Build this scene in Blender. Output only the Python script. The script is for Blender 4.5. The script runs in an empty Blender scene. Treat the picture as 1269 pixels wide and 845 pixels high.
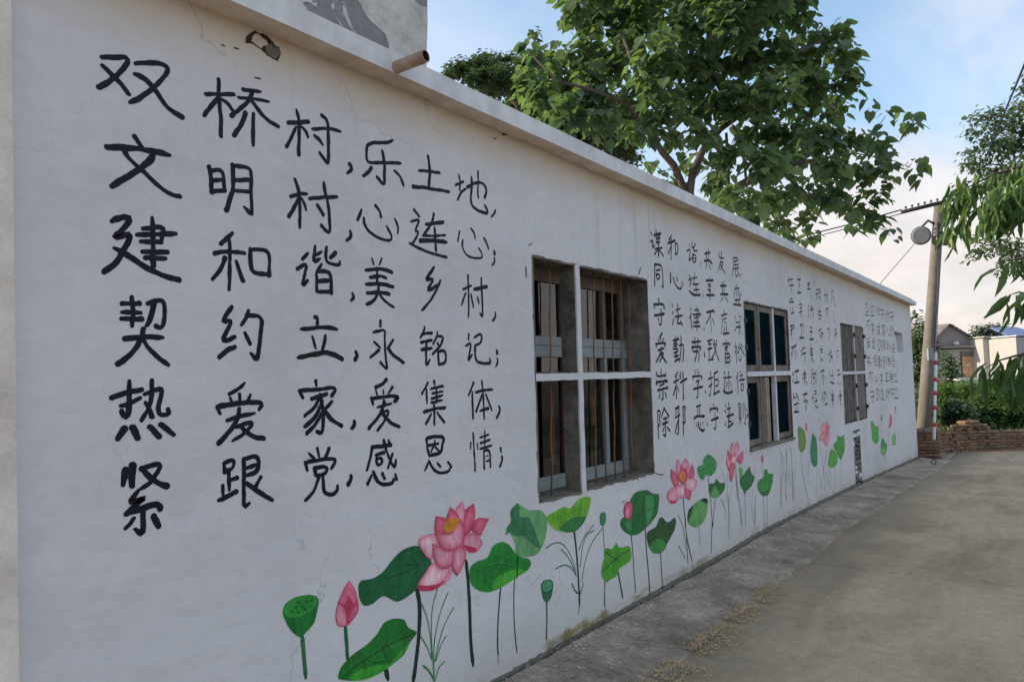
import bpy, bmesh, math, random
from mathutils import Vector, Matrix, noise
from mathutils.geometry import tessellate_polygon
R_ = math.radians
D = bpy.data
SC = bpy.context.scene
COL = SC.collection
random.seed(7)

# ------------------------------------------------------------------ camera
FOC = 930.0
CX, CY = 634.5, 422.5
YAW = R_(35.65); PITCH = math.atan(49 / 930); ROLL = 0.027
FWD = Vector((math.cos(YAW) * math.cos(PITCH), math.sin(YAW) * math.cos(PITCH), math.sin(PITCH)))
RT0 = Vector((math.sin(YAW), -math.cos(YAW), 0))
UP0 = RT0.cross(FWD)
RT = RT0 * math.cos(ROLL) - UP0 * math.sin(ROLL)
UP = UP0 * math.cos(ROLL) + RT0 * math.sin(ROLL)
EYE = Vector((0, -2.27, 1.53))
cd = D.cameras.new('camera'); cam = D.objects.new('camera', cd); COL.objects.link(cam)
cd.sensor_width = 36.0; cd.lens = 36.0 * FOC / 1269; cd.clip_end = 3000; cd.clip_start = .05
M = Matrix((RT, UP, -FWD)).transposed().to_4x4(); M.translation = EYE
cam.matrix_world = M
SC.camera = cam

# ------------------------------------------------------------------ light
SUN_DIR = Vector((-.45, .89, math.tan(R_(20)))).normalized()     # towards the sun
sl = D.lights.new('sun', 'SUN'); sl.energy = 3.2; sl.angle = R_(.6); sl.color = (1, .86, .68)
so = D.objects.new('sun', sl); COL.objects.link(so)
so.rotation_euler = SUN_DIR.to_track_quat('Z', 'Y').to_euler()
W = D.worlds.new('World'); SC.world = W; W.use_nodes = True
SC.view_settings.view_transform = 'Standard'; SC.view_settings.look = 'None'
SC.view_settings.exposure = 0.86; SC.view_settings.gamma = 1


class NB:
    """small node helper"""
    def __init__(s, tree):
        s.t = tree; s.n = tree.nodes; s.l = tree.links
    def new(s, typ, **kw):
        nd = s.n.new(typ)
        for k, v in kw.items():
            if k.startswith('i_'):
                nd.inputs[int(k[2:])].default_value = v
            else:
                setattr(nd, k, v)
        return nd
    def lk(s, a, b): s.l.new(a, b)
    def math(s, op, a, b=None, clamp=False):
        nd = s.n.new('ShaderNodeMath'); nd.operation = op; nd.use_clamp = clamp
        for i, v in enumerate((a, b)):
            if v is None: continue
            if isinstance(v, (int, float)): nd.inputs[i].default_value = v
            else: s.l.new(v, nd.inputs[i])
        return nd.outputs[0]
    def mix(s, f, a, b, mode='MIX'):
        nd = s.n.new('ShaderNodeMix'); nd.data_type = 'RGBA'; nd.blend_type = mode
        for i, v in ((0, f), (6, a), (7, b)):
            if isinstance(v, (int, float)): nd.inputs[i].default_value = v
            elif isinstance(v, tuple): nd.inputs[i].default_value = v if len(v) == 4 else v + (1,)
            else: s.l.new(v, nd.inputs[i])
        return nd.outputs[2]
    def ramp(s, f, stops, interp='LINEAR'):
        nd = s.n.new('ShaderNodeValToRGB'); nd.color_ramp.interpolation = interp
        e = nd.color_ramp.elements
        while len(e) < len(stops): e.new(.5)
        for x, (p, c) in zip(e, stops):
            x.position = p; x.color = (c, c, c, 1) if isinstance(c, (int, float)) else (c if len(c) == 4 else c + (1,))
        s.l.new(f, nd.inputs[0]); return nd.outputs[0]
    def noise(s, vec, scale, detail=4, rough=.55, dist=0):
        nd = s.n.new('ShaderNodeTexNoise'); nd.inputs['Scale'].default_value = scale
        nd.inputs['Detail'].default_value = detail; nd.inputs['Roughness'].default_value = rough
        nd.inputs['Distortion'].default_value = dist
        if vec is not None: s.l.new(vec, nd.inputs['Vector'])
        return nd.outputs['Fac']
    def mapping(s, vec, scale=(1, 1, 1), loc=(0, 0, 0), rot=(0, 0, 0)):
        nd = s.n.new('ShaderNodeMapping'); nd.inputs['Scale'].default_value = scale
        nd.inputs['Location'].default_value = loc; nd.inputs['Rotation'].default_value = rot
        s.l.new(vec, nd.inputs['Vector']); return nd.outputs[0]


def sky():
    b = NB(W.node_tree); b.n.clear()
    out = b.new('ShaderNodeOutputWorld'); bg = b.new('ShaderNodeBackground')
    st = b.new('ShaderNodeTexSky'); st.sky_type = 'NISHITA'; st.sun_disc = False
    st.sun_elevation = math.asin(SUN_DIR.z); st.sun_rotation = math.atan2(SUN_DIR.x, SUN_DIR.y)
    st.air_density = 1.1; st.dust_density = .6; st.ozone_density = 1.6
    tc = b.new('ShaderNodeTexCoord'); sx = b.new('ShaderNodeSeparateXYZ'); b.lk(tc.outputs['Generated'], sx.inputs[0])
    z = b.math('MAXIMUM', sx.outputs[2], 0.0)
    zz = b.math('ADD', z, .10)
    cb = b.new('ShaderNodeCombineXYZ')
    b.lk(b.math('DIVIDE', sx.outputs[0], zz), cb.inputs[0]); b.lk(b.math('DIVIDE', sx.outputs[1], zz), cb.inputs[1])
    v = b.mapping(cb.outputs[0], (.42, 1.0, 1), (1.3, .4, 0), (0, 0, R_(-54)))
    n1 = b.noise(v, 1.1, 7, .58, .35)
    n2 = b.noise(v, .45, 3, .5)
    cov = b.math('ADD', b.math('MULTIPLY', n1, .7), b.math('MULTIPLY', n2, .45))
    low = b.ramp(z, [(0, .20), (.13, .13), (.22, .03), (.34, -.01), (1, .02)])
    f = b.math('ADD', cov, low)
    m = b.ramp(f, [(.57, 0), (.70, .8), (1, 1)])
    # thin veil of pale cloud
    v2 = b.mapping(cb.outputs[0], (.25, .9, 1), (4.3, 2.4, 0), (0, 0, R_(-40)))
    veil = b.ramp(b.noise(v2, .9, 6, .6, .5), [(.42, 0), (.70, .62)])
    blue = b.mix(1.0, st.outputs[0], (1.0, 1.11, 1.22), 'MULTIPLY')
    hz = b.ramp(z, [(0, .7), (.2, .50), (.4, .34), (1, .25)])
    skyc = b.mix(hz, blue, (3.7, 5.2, 6.9))
    skyc = b.mix(veil, skyc, (5.4, 5.6, 6.2))
    cc = b.ramp(z, [(0, (5.6, 4.9, 4.35)), (.12, (5.5, 4.95, 4.6)), (.3, (5.3, 5.1, 5.2)), (1, (5.2, 5.2, 5.5))])
    shade = b.ramp(b.noise(v, 2.3, 5, .6), [(.3, .84), (.7, 1.08)])
    cc = b.mix(1.0, cc, shade, 'MULTIPLY')
    c = b.mix(m, skyc, cc)
    b.lk(c, bg.inputs[0]); bg.inputs[1].default_value = .10
    b.lk(bg.outputs[0], out.inputs[0])
sky()


# ------------------------------------------------------------------ helpers
def obj(name, me, parent=None, mat=None):
    if isinstance(me, bmesh.types.BMesh):
        bm = me; me = D.meshes.new(name); bm.to_mesh(me); bm.free()
    if mat is not None and not me.materials: me.materials.append(mat)
    o = D.objects.new(name, me); COL.objects.link(o)
    if parent is not None: o.parent = parent
    return o

def tag(o, label, cat, group=None, kind=None):
    o['label'] = label; o['category'] = cat
    if group: o['group'] = group
    if kind: o['kind'] = kind
    return o

def struct(name, me, mat, label=None):
    o = obj(name, me, None, mat); o['kind'] = 'structure'
    if label: o['label'] = label
    return o

def empty(name, loc=(0, 0, 0), rz=0, parent=None):
    o = D.objects.new(name, None); COL.objects.link(o); o.location = loc; o.rotation_euler = (0, 0, rz)
    o.empty_display_size = .1
    if parent is not None: o.parent = parent
    return o

def bevel(bm, w, seg=1):
    bmesh.ops.bevel(bm, geom=list(bm.edges), offset=w, segments=seg, affect='EDGES', profile=.5)

def bx(bm, x0, x1, y0, y1, z0, z1, jit=0):
    v = [bm.verts.new((x + random.uniform(-jit, jit), y + random.uniform(-jit, jit), z + random.uniform(-jit, jit)))
         for x in (x0, x1) for y in (y0, y1) for z in (z0, z1)]
    for q in ((0, 1, 3, 2), (4, 6, 7, 5), (0, 4, 5, 1), (2, 3, 7, 6), (0, 2, 6, 4), (1, 5, 7, 3)):
        bm.faces.new([v[i] for i in q])
    return v

def box(x0, x1, y0, y1, z0, z1, bev=0, jit=0):
    bm = bmesh.new(); bx(bm, x0, x1, y0, y1, z0, z1, jit)
    if bev: bevel(bm, bev)
    return bm

def tube(bm, pts, rad, seg=8, cap=True):
    pts = [Vector(p) for p in pts]
    rad = rad if isinstance(rad, (list, tuple)) else [rad] * len(pts)
    rings = []; ref = None
    for i, p in enumerate(pts):
        d = (pts[min(i + 1, len(pts) - 1)] - pts[max(i - 1, 0)]).normalized()
        if ref is None: ref = d.orthogonal().normalized()
        ref = (ref - d * ref.dot(d)).normalized(); o2 = d.cross(ref)
        rings.append([bm.verts.new(p + (ref * math.cos(t) + o2 * math.sin(t)) * rad[i])
                      for t in [2 * math.pi * k / seg for k in range(seg)]])
    for a, b2 in zip(rings, rings[1:]):
        for k in range(seg):
            fc = bm.faces.new((a[k], a[(k + 1) % seg], b2[(k + 1) % seg], b2[k])); fc.smooth = True
    if cap:
        bm.faces.new(rings[0][::-1]); bm.faces.new(rings[-1])
    return rings

def sight(px, py):
    return FWD + RT * ((px - CX) / FOC) + UP * ((CY - py) / FOC)

def at(px, py, depth):            # a point seen at (px, py), depth metres ahead
    return EYE + sight(px, py) * depth

def wallpt(px, py, y=0.0):        # the point of the wall plane seen at (px, py)
    d = sight(px, py); t = (y - EYE.y) / d.y
    q = EYE + d * t
    return q.x, q.z

def lerp(tab, x):
    if x <= tab[0][0]: return tab[0][1]
    for (a, b2), (c, d) in zip(tab, tab[1:]):
        if x <= c: return b2 + (d - b2) * (x - a) / (c - a)
    return tab[-1][1]

def fbm(x, y, z=0.0, o=4):
    return noise.fractal(Vector((x, y, z)), 1.0, 2.0, o)

ZBASE = [(0, .08), (3.5, .08), (5.5, .05), (7.2, .055), (9, .02), (11.4, -.04), (17, -.23), (18, -.27)]
ZROAD = [(0, 0), (7.5, 0), (11.4, -.09), (17, -.27), (18, -.29)]

# ------------------------------------------------------------------ materials
def material(name):
    m = D.materials.new(name); m.use_nodes = True
    b = NB(m.node_tree); p = b.n['Principled BSDF']
    tc = b.new('ShaderNodeTexCoord')
    return m, b, p, tc.outputs['Object']

def simple(name, col, rough=.7, var=.25, scale=8, metal=0, bump=.0, bscale=60, spec=.5, col2=None):
    m, b, p, v = material(name)
    n = b.noise(v, scale, 5, .6)
    lo = tuple(c * (1 - var) for c in col); hi = tuple(min(1, c * (1 + var)) for c in (col2 or col))
    b.lk(b.ramp(n, [(.3, lo), (.7, hi)]), p.inputs['Base Color'])
    p.inputs['Roughness'].default_value = rough; p.inputs['Metallic'].default_value = metal
    p.inputs['Specular IOR Level'].default_value = spec
    if bump:
        bp = b.new('ShaderNodeBump'); bp.inputs['Strength'].default_value = bump; bp.inputs['Distance'].default_value = .01
        b.lk(b.noise(v, bscale, 4, .6), bp.inputs['Height']); b.lk(bp.outputs[0], p.inputs['Normal'])
    return m

def mat_wall():
    m, b, p, v = material('limewash_wall')
    sx = b.new('ShaderNodeSeparateXYZ'); b.lk(v, sx.inputs[0]); X, Z = sx.outputs[0], sx.outputs[2]
    big = b.noise(v, .8, 5, .6, .3)
    c = b.ramp(big, [(.3, (.60, .59, .595)), (.5, (.67, .66, .66)), (.72, (.72, .705, .70))])
    c = b.mix(b.ramp(b.noise(b.mapping(v, (.7, 1, 1.3)), 1.9, 6, .7, 1.2), [(.56, 0), (.60, .35)]), c, (.73, .72, .725))
    c = b.mix(b.ramp(b.noise(b.mapping(v, (1.6, 1, .5), (5, 0, 0)), 2.4, 6, .72, .4), [(.60, 0), (.74, .22)]), c, (.50, .49, .48))
    fine = b.noise(v, 14, 6, .7)
    c = b.mix(1.0, c, b.ramp(fine, [(.3, .94), (.7, 1.03)]), 'MULTIPLY')
    # rain marks: narrow vertical streaks hanging from the eaves
    vs = b.mapping(v, (9, 1, .35))
    st = b.noise(vs, 1.6, 5, .65)
    reg = b.noise(b.mapping(v, (.55, 1, .0), (3.1, 0, 0)), 1.0, 2, .5)
    drop = b.ramp(Z, [(0, 0), (1, 0)])
    hgt = b.math('MULTIPLY', b.math('SUBTRACT', Z, 1.9), 1.15, True)
    xw = b.ramp(b.math('MULTIPLY', X, .1), [(.36, .22), (.41, 1), (.54, 1), (.60, .22)])
    sm = b.math('MULTIPLY', b.math('MULTIPLY', b.ramp(st, [(.53, 0), (.68, 1)]), hgt), b.math('MULTIPLY', xw, b.ramp(reg, [(.42, .25), (.56, .8)])))
    c = b.mix(sm, c, (.36, .36, .35))
    # ochre damp band right under the eaves
    band = b.math('MULTIPLY', b.math('SUBTRACT', b.math('ADD', Z, b.math('MULTIPLY', b.noise(v, 3.5, 5, .6), .22)), 2.70), 4.5, True)
    c = b.mix(b.math('MULTIPLY', band, .80), c, (.60, .475, .33))
    # damp, algae and earth at the foot
    zb = b.math('SUBTRACT', b.ramp(b.math('MULTIPLY', X, .05), [(0, .38), (.275, .35), (.36, .355), (.45, .32), (.57, .26), (.85, .07)]), .3)
    Zr = b.math('SUBTRACT', Z, zb)
    foot = b.math('ADD', Zr, b.math('MULTIPLY', b.noise(v, 7, 6, .7), -.17))
    foot = b.math('ADD', foot, .03)
    fm = b.ramp(foot, [(-.05, 1), (.03, 0)])
    c = b.mix(b.math('MULTIPLY', b.ramp(foot, [(-.02, 1), (.30, 0)]), .34), c, (.46, .42, .34))
    dirt = b.ramp(b.noise(v, 16, 5, .6), [(.35, (.14, .145, .05)), (.6, (.27, .20, .08)), (.8, (.09, .085, .04))])
    c = b.mix(b.math('MULTIPLY', fm, b.math('MULTIPLY', b.ramp(b.noise(v, 3.3, 4, .6), [(.44, .10), (.60, .95)]), b.ramp(b.math('MULTIPLY', X, .1), [(.30, .2), (.36, 1), (.50, .9), (.62, .35)]))), c, dirt)
    line = b.ramp(b.math('ADD', Zr, b.math('MULTIPLY', b.noise(v, 11, 5, .7), -.05)), [(-.034, .85), (-.014, 0)])
    c = b.mix(line, c, (.12, .115, .085))
    # hairline cracks
    vo = b.new('ShaderNodeTexVoronoi'); vo.feature = 'DISTANCE_TO_EDGE'; vo.inputs['Scale'].default_value = .75
    wv = b.new('ShaderNodeVectorMath'); wv.operation = 'ADD'
    nt = b.new('ShaderNodeTexNoise'); nt.inputs['Scale'].default_value = 2.5; nt.inputs['Detail'].default_value = 6; b.lk(v, nt.inputs['Vector'])
    b.lk(v, wv.inputs[0]); b.lk(nt.outputs['Color'], wv.inputs[1]); b.lk(wv.outputs[0], vo.inputs['Vector'])
    ck = b.math('MULTIPLY', b.ramp(vo.outputs['Distance'], [(0, 1), (.0035, 0)]), b.ramp(b.noise(v, .9, 3, .5), [(.50, 0), (.62, .45)]))
    c = b.mix(ck, c, (.25, .24, .23))
    b.lk(c, p.inputs['Base Color']); p.inputs['Roughness'].default_value = .82
    p.inputs['Specular IOR Level'].default_value = .25
    h = b.math('ADD', b.math('MULTIPLY', b.noise(b.mapping(v, (1, 1, 1.8)), 2.2, 3, .5), 2.0), b.math('MULTIPLY', b.noise(b.mapping(v, (1, 1, 2)), 9, 5, .62), .35))
    h = b.math('SUBTRACT', h, b.math('MULTIPLY', ck, .3))
    bp = b.new('ShaderNodeBump'); bp.inputs['Strength'].default_value = .42; bp.inputs['Distance'].default_value = .02
    b.lk(h, bp.inputs['Height']); b.lk(bp.outputs[0], p.inputs['Normal'])
    return m

def mat_paint():
    m, b, p, v = material('mural_paint')
    a = b.new('ShaderNodeAttribute'); a.attribute_name = 'paint'
    n = b.noise(b.mapping(v, (1, 1, .35)), 38, 4, .65)
    c = b.mix(1.0, a.outputs['Color'], b.ramp(n, [(.3, .80), (.7, 1.16)]), 'MULTIPLY')
    c = b.mix(1.0, c, b.ramp(b.noise(b.mapping(v, (1, 1, .6), rot=(0, R_(35), 0)), 13, 5, .7, .8), [(.32, .72), (.5, 1.0), (.7, 1.28)]), 'MULTIPLY')
    wear = b.math('MULTIPLY', b.ramp(b.noise(v, 70, 5, .75), [(.60, 0), (.68, 1)]), b.ramp(b.noise(v, 6, 3, .6), [(.48, .0), (.66, .75)]))
    c = b.mix(wear, c, (.60, .60, .60))
    b.lk(c, p.inputs['Base Color']); p.inputs['Roughness'].default_value = .55
    p.inputs['Specular IOR Level'].default_value = .3
    return m

def mat_ink():
    m, b, p, v = material('black_brush_ink')
    n = b.noise(v, 22, 4, .6)
    c = b.ramp(n, [(.3, (.004, .006, .010)), (.7, (.011, .015, .024))])
    dry = b.math('MULTIPLY', b.ramp(b.noise(b.mapping(v, (1, 1, .5)), 120, 4, .75), [(.60, 0), (.70, 1)]), b.ramp(b.noise(v, 9, 3, .6), [(.50, 0), (.66, .5)]))
    b.lk(b.mix(dry, c, (.16, .16, .17)), p.inputs['Base Color'])
    p.inputs['Roughness'].default_value = .55; p.inputs['Specular IOR Level'].default_value = .18
    return m

def mat_concrete(name, a, c2, scale=1.2, speck=0, bump=.5, edge=None, cracks=0.0, rough=.85, grain=1.0):
    m, b, p, v = material(name)
    n = b.noise(v, scale, 6, .62, .3)
    c = b.ramp(n, [(.3, a), (.7, c2)])
    g = b.noise(b.mapping(v, (1.0, .45, 1), rot=(0, 0, R_(30))) if speck else v, 60 if speck else 90, 6, .8 if speck else .7)
    c = b.mix(1.0, c, b.ramp(g, [(.3, 1 - .26 * grain), (.7, 1 + .16 * grain)]), 'MULTIPLY')
    c = b.mix(1.0, c, b.ramp(b.noise(v, 7, 5, .65), [(.32, .82), (.68, 1.10)]), 'MULTIPLY')
    if cracks:
        vo = b.new('ShaderNodeTexVoronoi'); vo.feature = 'DISTANCE_TO_EDGE'; vo.inputs['Scale'].default_value = cracks
        wv = b.new('ShaderNodeVectorMath'); wv.operation = 'ADD'
        nt = b.new('ShaderNodeTexNoise'); nt.inputs['Scale'].default_value = 3; nt.inputs['Detail'].default_value = 7; b.lk(v, nt.inputs['Vector'])
        b.lk(v, wv.inputs[0]); b.lk(nt.outputs['Color'], wv.inputs[1]); b.lk(wv.outputs[0], vo.inputs['Vector'])
        ck = b.math('MULTIPLY', b.ramp(vo.outputs['Distance'], [(0, 1), (.006, 0)]), b.ramp(b.noise(v, .5, 3, .5), [(.48, 0), (.58, .7)]))
        c = b.mix(ck, c, (.05, .045, .04))
    if speck:
        sx = b.new('ShaderNodeSeparateXYZ'); b.lk(v, sx.inputs[0])
        vo = b.new('ShaderNodeTexVoronoi'); vo.inputs['Scale'].default_value = 21
        b.lk(b.mapping(v, (1, 1, 1)), vo.inputs['Vector'])
        blot = b.math('ADD', vo.outputs['Distance'], b.math('MULTIPLY', b.noise(v, 30, 4, .7), .5))
        near = b.ramp(b.math('ADD', b.math('MULTIPLY', sx.outputs[1], 1.0), .62, True), [(.0, .02), (.62, 1)])
        sel = b.ramp(b.noise(v, 5, 3, .6), [(.44, 0), (.60, 1)])
        sp = b.math('MULTIPLY', b.math('MULTIPLY', b.ramp(blot, [(.42, 1), (.47, 0)]), near), sel)
        c0_ = c
        moss = b.ramp(b.noise(v, 1.6, 5, .7), [(.45, 0), (.65, .55)])
        c = b.mix(moss, c, (.13, .12, .08))
        c = b.mix(b.math('MULTIPLY', sp, speck), c, (.68, .67, .64))
    b.lk(c, p.inputs['Base Color']); p.inputs['Roughness'].default_value = rough
    p.inputs['Specular IOR Level'].default_value = .35
    bp = b.new('ShaderNodeBump'); bp.inputs['Strength'].default_value = bump; bp.inputs['Distance'].default_value = .012
    h = b.math('ADD', b.noise(v, 70, 5, .7), b.math('MULTIPLY', b.noise(v, 9, 5, .6), 1.5))
    b.lk(h, bp.inputs['Height']); b.lk(bp.outputs[0], p.inputs['Normal'])
    return m

def mat_road():
    m, b, p, v = material('road_concrete')
    n = b.noise(v, .55, 6, .62, .6)
    c = b.ramp(n, [(.3, (.43, .31, .195)), (.5, (.56, .41, .265)), (.72, (.65, .49, .325))])
    st = b.noise(b.mapping(v, (.35, 1.2, 1), rot=(0, 0, R_(8))), 1.6, 6, .65, .5)
    c = b.mix(1.0, c, b.ramp(st, [(.3, .64), (.55, 1.0), (.75, 1.18)]), 'MULTIPLY')
    c = b.mix(1.0, c, b.ramp(b.noise(v, 120, 4, .7), [(.3, .66), (.7, 1.26)]), 'MULTIPLY')
    c = b.mix(1.0, c, b.ramp(b.noise(v, 11, 5, .65), [(.3, .86), (.7, 1.08)]), 'MULTIPLY')
    sx = b.new('ShaderNodeSeparateXYZ'); b.lk(v, sx.inputs[0])
    e = b.math('ADD', b.math('ADD', sx.outputs[1], 1.15), b.math('MULTIPLY', b.noise(v, 1.4, 5, .6), .75))
    c = b.mix(b.math('MULTIPLY', b.ramp(e, [(.28, 0), (.8, 1)]), .6), c, (.20, .18, .13))   # damp earth and algae along the apron
    # pale scuffs and spilt lime
    sp = b.math('MULTIPLY', b.ramp(b.noise(v, 26, 4, .75), [(.66, 0), (.72, 1)]), b.ramp(b.noise(v, 2.1, 3, .6), [(.5, 0), (.62, .5)]))
    c = b.mix(sp, c, (.42, .40, .36))
    vo = b.new('ShaderNodeTexVoronoi'); vo.feature = 'DISTANCE_TO_EDGE'; vo.inputs['Scale'].default_value = .32
    wv = b.new('ShaderNodeVectorMath'); wv.operation = 'ADD'
    nt = b.new('ShaderNodeTexNoise'); nt.inputs['Scale'].default_value = 1.6; nt.inputs['Detail'].default_value = 8; b.lk(v, nt.inputs['Vector'])
    b.lk(v, wv.inputs[0]); b.lk(nt.outputs['Color'], wv.inputs[1]); b.lk(wv.outputs[0], vo.inputs['Vector'])
    ck = b.math('MULTIPLY', b.ramp(vo.outputs['Distance'], [(0, 1), (.0030, 0)]), b.ramp(b.noise(v, .6, 3, .5), [(.55, 0), (.66, .4)]))
    c = b.mix(ck, c, (.12, .10, .08))
    b.lk(c, p.inputs['Base Color']); p.inputs['Roughness'].default_value = .8
    p.inputs['Specular IOR Level'].default_value = .3
    bp = b.new('ShaderNodeBump'); bp.inputs['Strength'].default_value = .35; bp.inputs['Distance'].default_value = .008
    h = b.math('ADD', b.noise(v, 110, 5, .7), b.math('MULTIPLY', b.noise(v, 6, 5, .6), 2.0))
    h = b.math('SUBTRACT', h, ck)
    b.lk(h, bp.inputs['Height']); b.lk(bp.outputs[0], p.inputs['Normal'])
    return m

def mat_leaf(name, a, c2, tr=.35, rough=.5, scale=.9, spec=.4):
    m, b, p, v = material(name)
    gi = b.new('ShaderNodeNewGeometry')
    n = b.noise(gi.outputs['Position'], scale, 3, .6)
    at_ = b.new('ShaderNodeAttribute'); at_.attribute_name = 'tint'
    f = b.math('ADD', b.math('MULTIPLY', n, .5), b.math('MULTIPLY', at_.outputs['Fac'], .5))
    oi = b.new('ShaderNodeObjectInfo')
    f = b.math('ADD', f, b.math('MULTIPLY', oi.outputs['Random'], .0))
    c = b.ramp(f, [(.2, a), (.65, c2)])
    b.lk(c, p.inputs['Base Color']); p.inputs['Roughness'].default_value = rough
    p.inputs['Specular IOR Level'].default_value = spec
    t = b.new('ShaderNodeBsdfTranslucent'); b.lk(b.mix(1.0, c, (1.5, 1.7, .8), 'MULTIPLY'), t.inputs[0])
    ms = b.new('ShaderNodeMixShader'); ms.inputs[0].default_value = tr
    b.lk(p.outputs[0], ms.inputs[1]); b.lk(t.outputs[0], ms.inputs[2])
    b.lk(ms.outputs[0], b.n['Material Output'].inputs[0])
    return m

def mat_glass(name, tint, refl=.5):
    m, b, p, v = material(name)
    tr = b.new('ShaderNodeBsdfTransparent'); tr.inputs[0].default_value = tint + (1,)
    gl = b.new('ShaderNodeBsdfGlossy'); gl.inputs['Roughness'].default_value = .04
    bp = b.new('ShaderNodeBump'); bp.inputs['Strength'].default_value = .08; bp.inputs['Distance'].default_value = .01
    b.lk(b.noise(v, 3, 2, .5), bp.inputs['Height']); b.lk(bp.outputs[0], gl.inputs['Normal'])
    fr = b.new('ShaderNodeFresnel'); fr.inputs[0].default_value = 1.5
    f = b.math('MULTIPLY', fr.outputs[0], refl * 2)
    f = b.math('ADD', f, .03, True)
    ms = b.new('ShaderNodeMixShader'); b.lk(f, ms.inputs[0]); b.lk(tr.outputs[0], ms.inputs[1]); b.lk(gl.outputs[0], ms.inputs[2])
    b.lk(ms.outputs[0], b.n['Material Output'].inputs[0])
    return m

MT = dict(
    wall=mat_wall(), paint=mat_paint(), ink=mat_ink(), road=mat_road(),
    cornice=mat_concrete('cornice_plaster', (.70, .70, .71), (.79, .79, .80), 1.6, 0, .2, grain=.2),
    soffit=mat_concrete('stained_soffit', (.64, .50, .38), (.82, .71, .60), 2.6, 0, .25, grain=.4),
    apron=mat_concrete('rough_apron_concrete', (.25, .205, .155), (.66, .56, .44), 2.3, 1.0, 1.0, grain=2.4),
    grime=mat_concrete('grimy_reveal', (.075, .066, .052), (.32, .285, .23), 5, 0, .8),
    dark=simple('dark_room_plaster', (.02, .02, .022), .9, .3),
    rust=simple('rusty_bar', (.21, .10, .045), .75, .45, 30, 0, .4, 90),
    alu=simple('dull_aluminium_frame', (.27, .30, .30), .5, .12, 10, .0),
    brownframe=simple('brown_frame_paint', (.15, .105, .085), .6, .25, 8),
    reflection_strip=simple('pale_pink_reflection', (.90, .62, .52), .85, .18, 3),  # this and the red below colour in the pane's reflections
    redreflection=simple('faded_red_reflection', (.42, .06, .06), .85, .35, 6),
    greycloth=simple('grey_sheet', (.2, .19, .17), .85, .3, 6),
    glass=mat_glass('window_glass', (.86, .9, .9), .55),
    darkglass=simple('dark_dusty_glass', (.004, .012, .017), .7, .5, 5, 0, .1, 8, .0),
    oldwood=mat_concrete('weathered_wood', (.12, .10, .085), (.30, .26, .22), 5, 0, .7),
    palewood=mat_concrete('bare_pale_wood', (.33, .25, .19), (.52, .42, .33), 5, 0, .5),
    greywood=mat_concrete('grey_boards', (.12, .112, .098), (.28, .262, .235), 6, 0, .8),
    iron=simple('black_iron', (.02, .018, .016), .6, .3, 20),
    pillar=mat_concrete('cream_plaster', (.66, .58, .49), (.84, .77, .68), 3.2, 0, .3, grain=.35),
    oldplaster=None,
    pipe=simple('stained_pvc', (.36, .25, .17), .6, .4, 14, 0, .3, 50),
    pole=mat_concrete('pole_concrete', (.18, .16, .135), (.27, .245, .21), 1.5, 0, .3),
    steel=simple('dull_steel', (.10, .10, .105), .5, .3, 10, .3),
    speaker=simple('grey_speaker_paint', (.22, .22, .235), .5, .15, 6),
    white=simple('white_sleeve', (.72, .70, .68), .5, .1, 6),
    red=simple('red_band', (.42, .02, .035), .5, .2, 6),
    cable=simple('black_cable', (.012, .02, .05), .5, .2, 6),
    bark=mat_concrete('bark', (.07, .052, .04), (.17, .13, .10), 6, 0, 1.0),
    brick=None,
    soil=mat_concrete('bare_soil', (.10, .085, .06), (.17, .15, .10), .8, 0, .8),
    tile=simple('grey_roof_tile', (.20, .175, .165), .8, .3, 2),
    gable=simple('grey_render', (.29, .25, .245), .85, .12, .5),
    housewall=simple('pale_house_render', (.44, .42, .385), .85, .10, .3),
    housegreen=simple('green_grey_render', (.36, .37, .31), .85, .10, .3),
    orange=simple('orange_wood_door', (.46, .27, .14), .6, .2, 2),
    blueroof=simple('blue_metal_roof', (.13, .18, .36), .5, .12, 1),
    lintel=simple('purple_grey_board', (.13, .10, .13), .6, .2, 2),
    doordark=simple('dark_doorway', (.016, .022, .02), .5, .3, 2),
    straw=simple('dry_straw', (.47, .34, .20), .8, .85, 90),
    pebble=simple('pale_crumb', (.40, .39, .36), .8, .3, 40),
    hole=simple('dark_hole', (.025, .023, .022), .9, .4, 60),  # near-black of the crater's outer patch
)
def mat_brick():
    m, b, p, v = material('old_red_brick')
    oi = b.new('ShaderNodeObjectInfo')
    c = b.ramp(oi.outputs['Random'], [(0, (.17, .105, .065)), (.3, (.24, .135, .08)), (.6, (.30, .165, .095)), (.85, (.29, .21, .145)), (1, (.20, .15, .11))])
    gi = b.new('ShaderNodeNewGeometry')
    c = b.mix(1.0, c, b.ramp(b.noise(gi.outputs['Position'], 14, 4, .6), [(.3, .65), (.7, 1.2)]), 'MULTIPLY')
    b.lk(c, p.inputs['Base Color']); p.inputs['Roughness'].default_value = .9
    return m
MT['brick'] = mat_brick()
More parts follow.
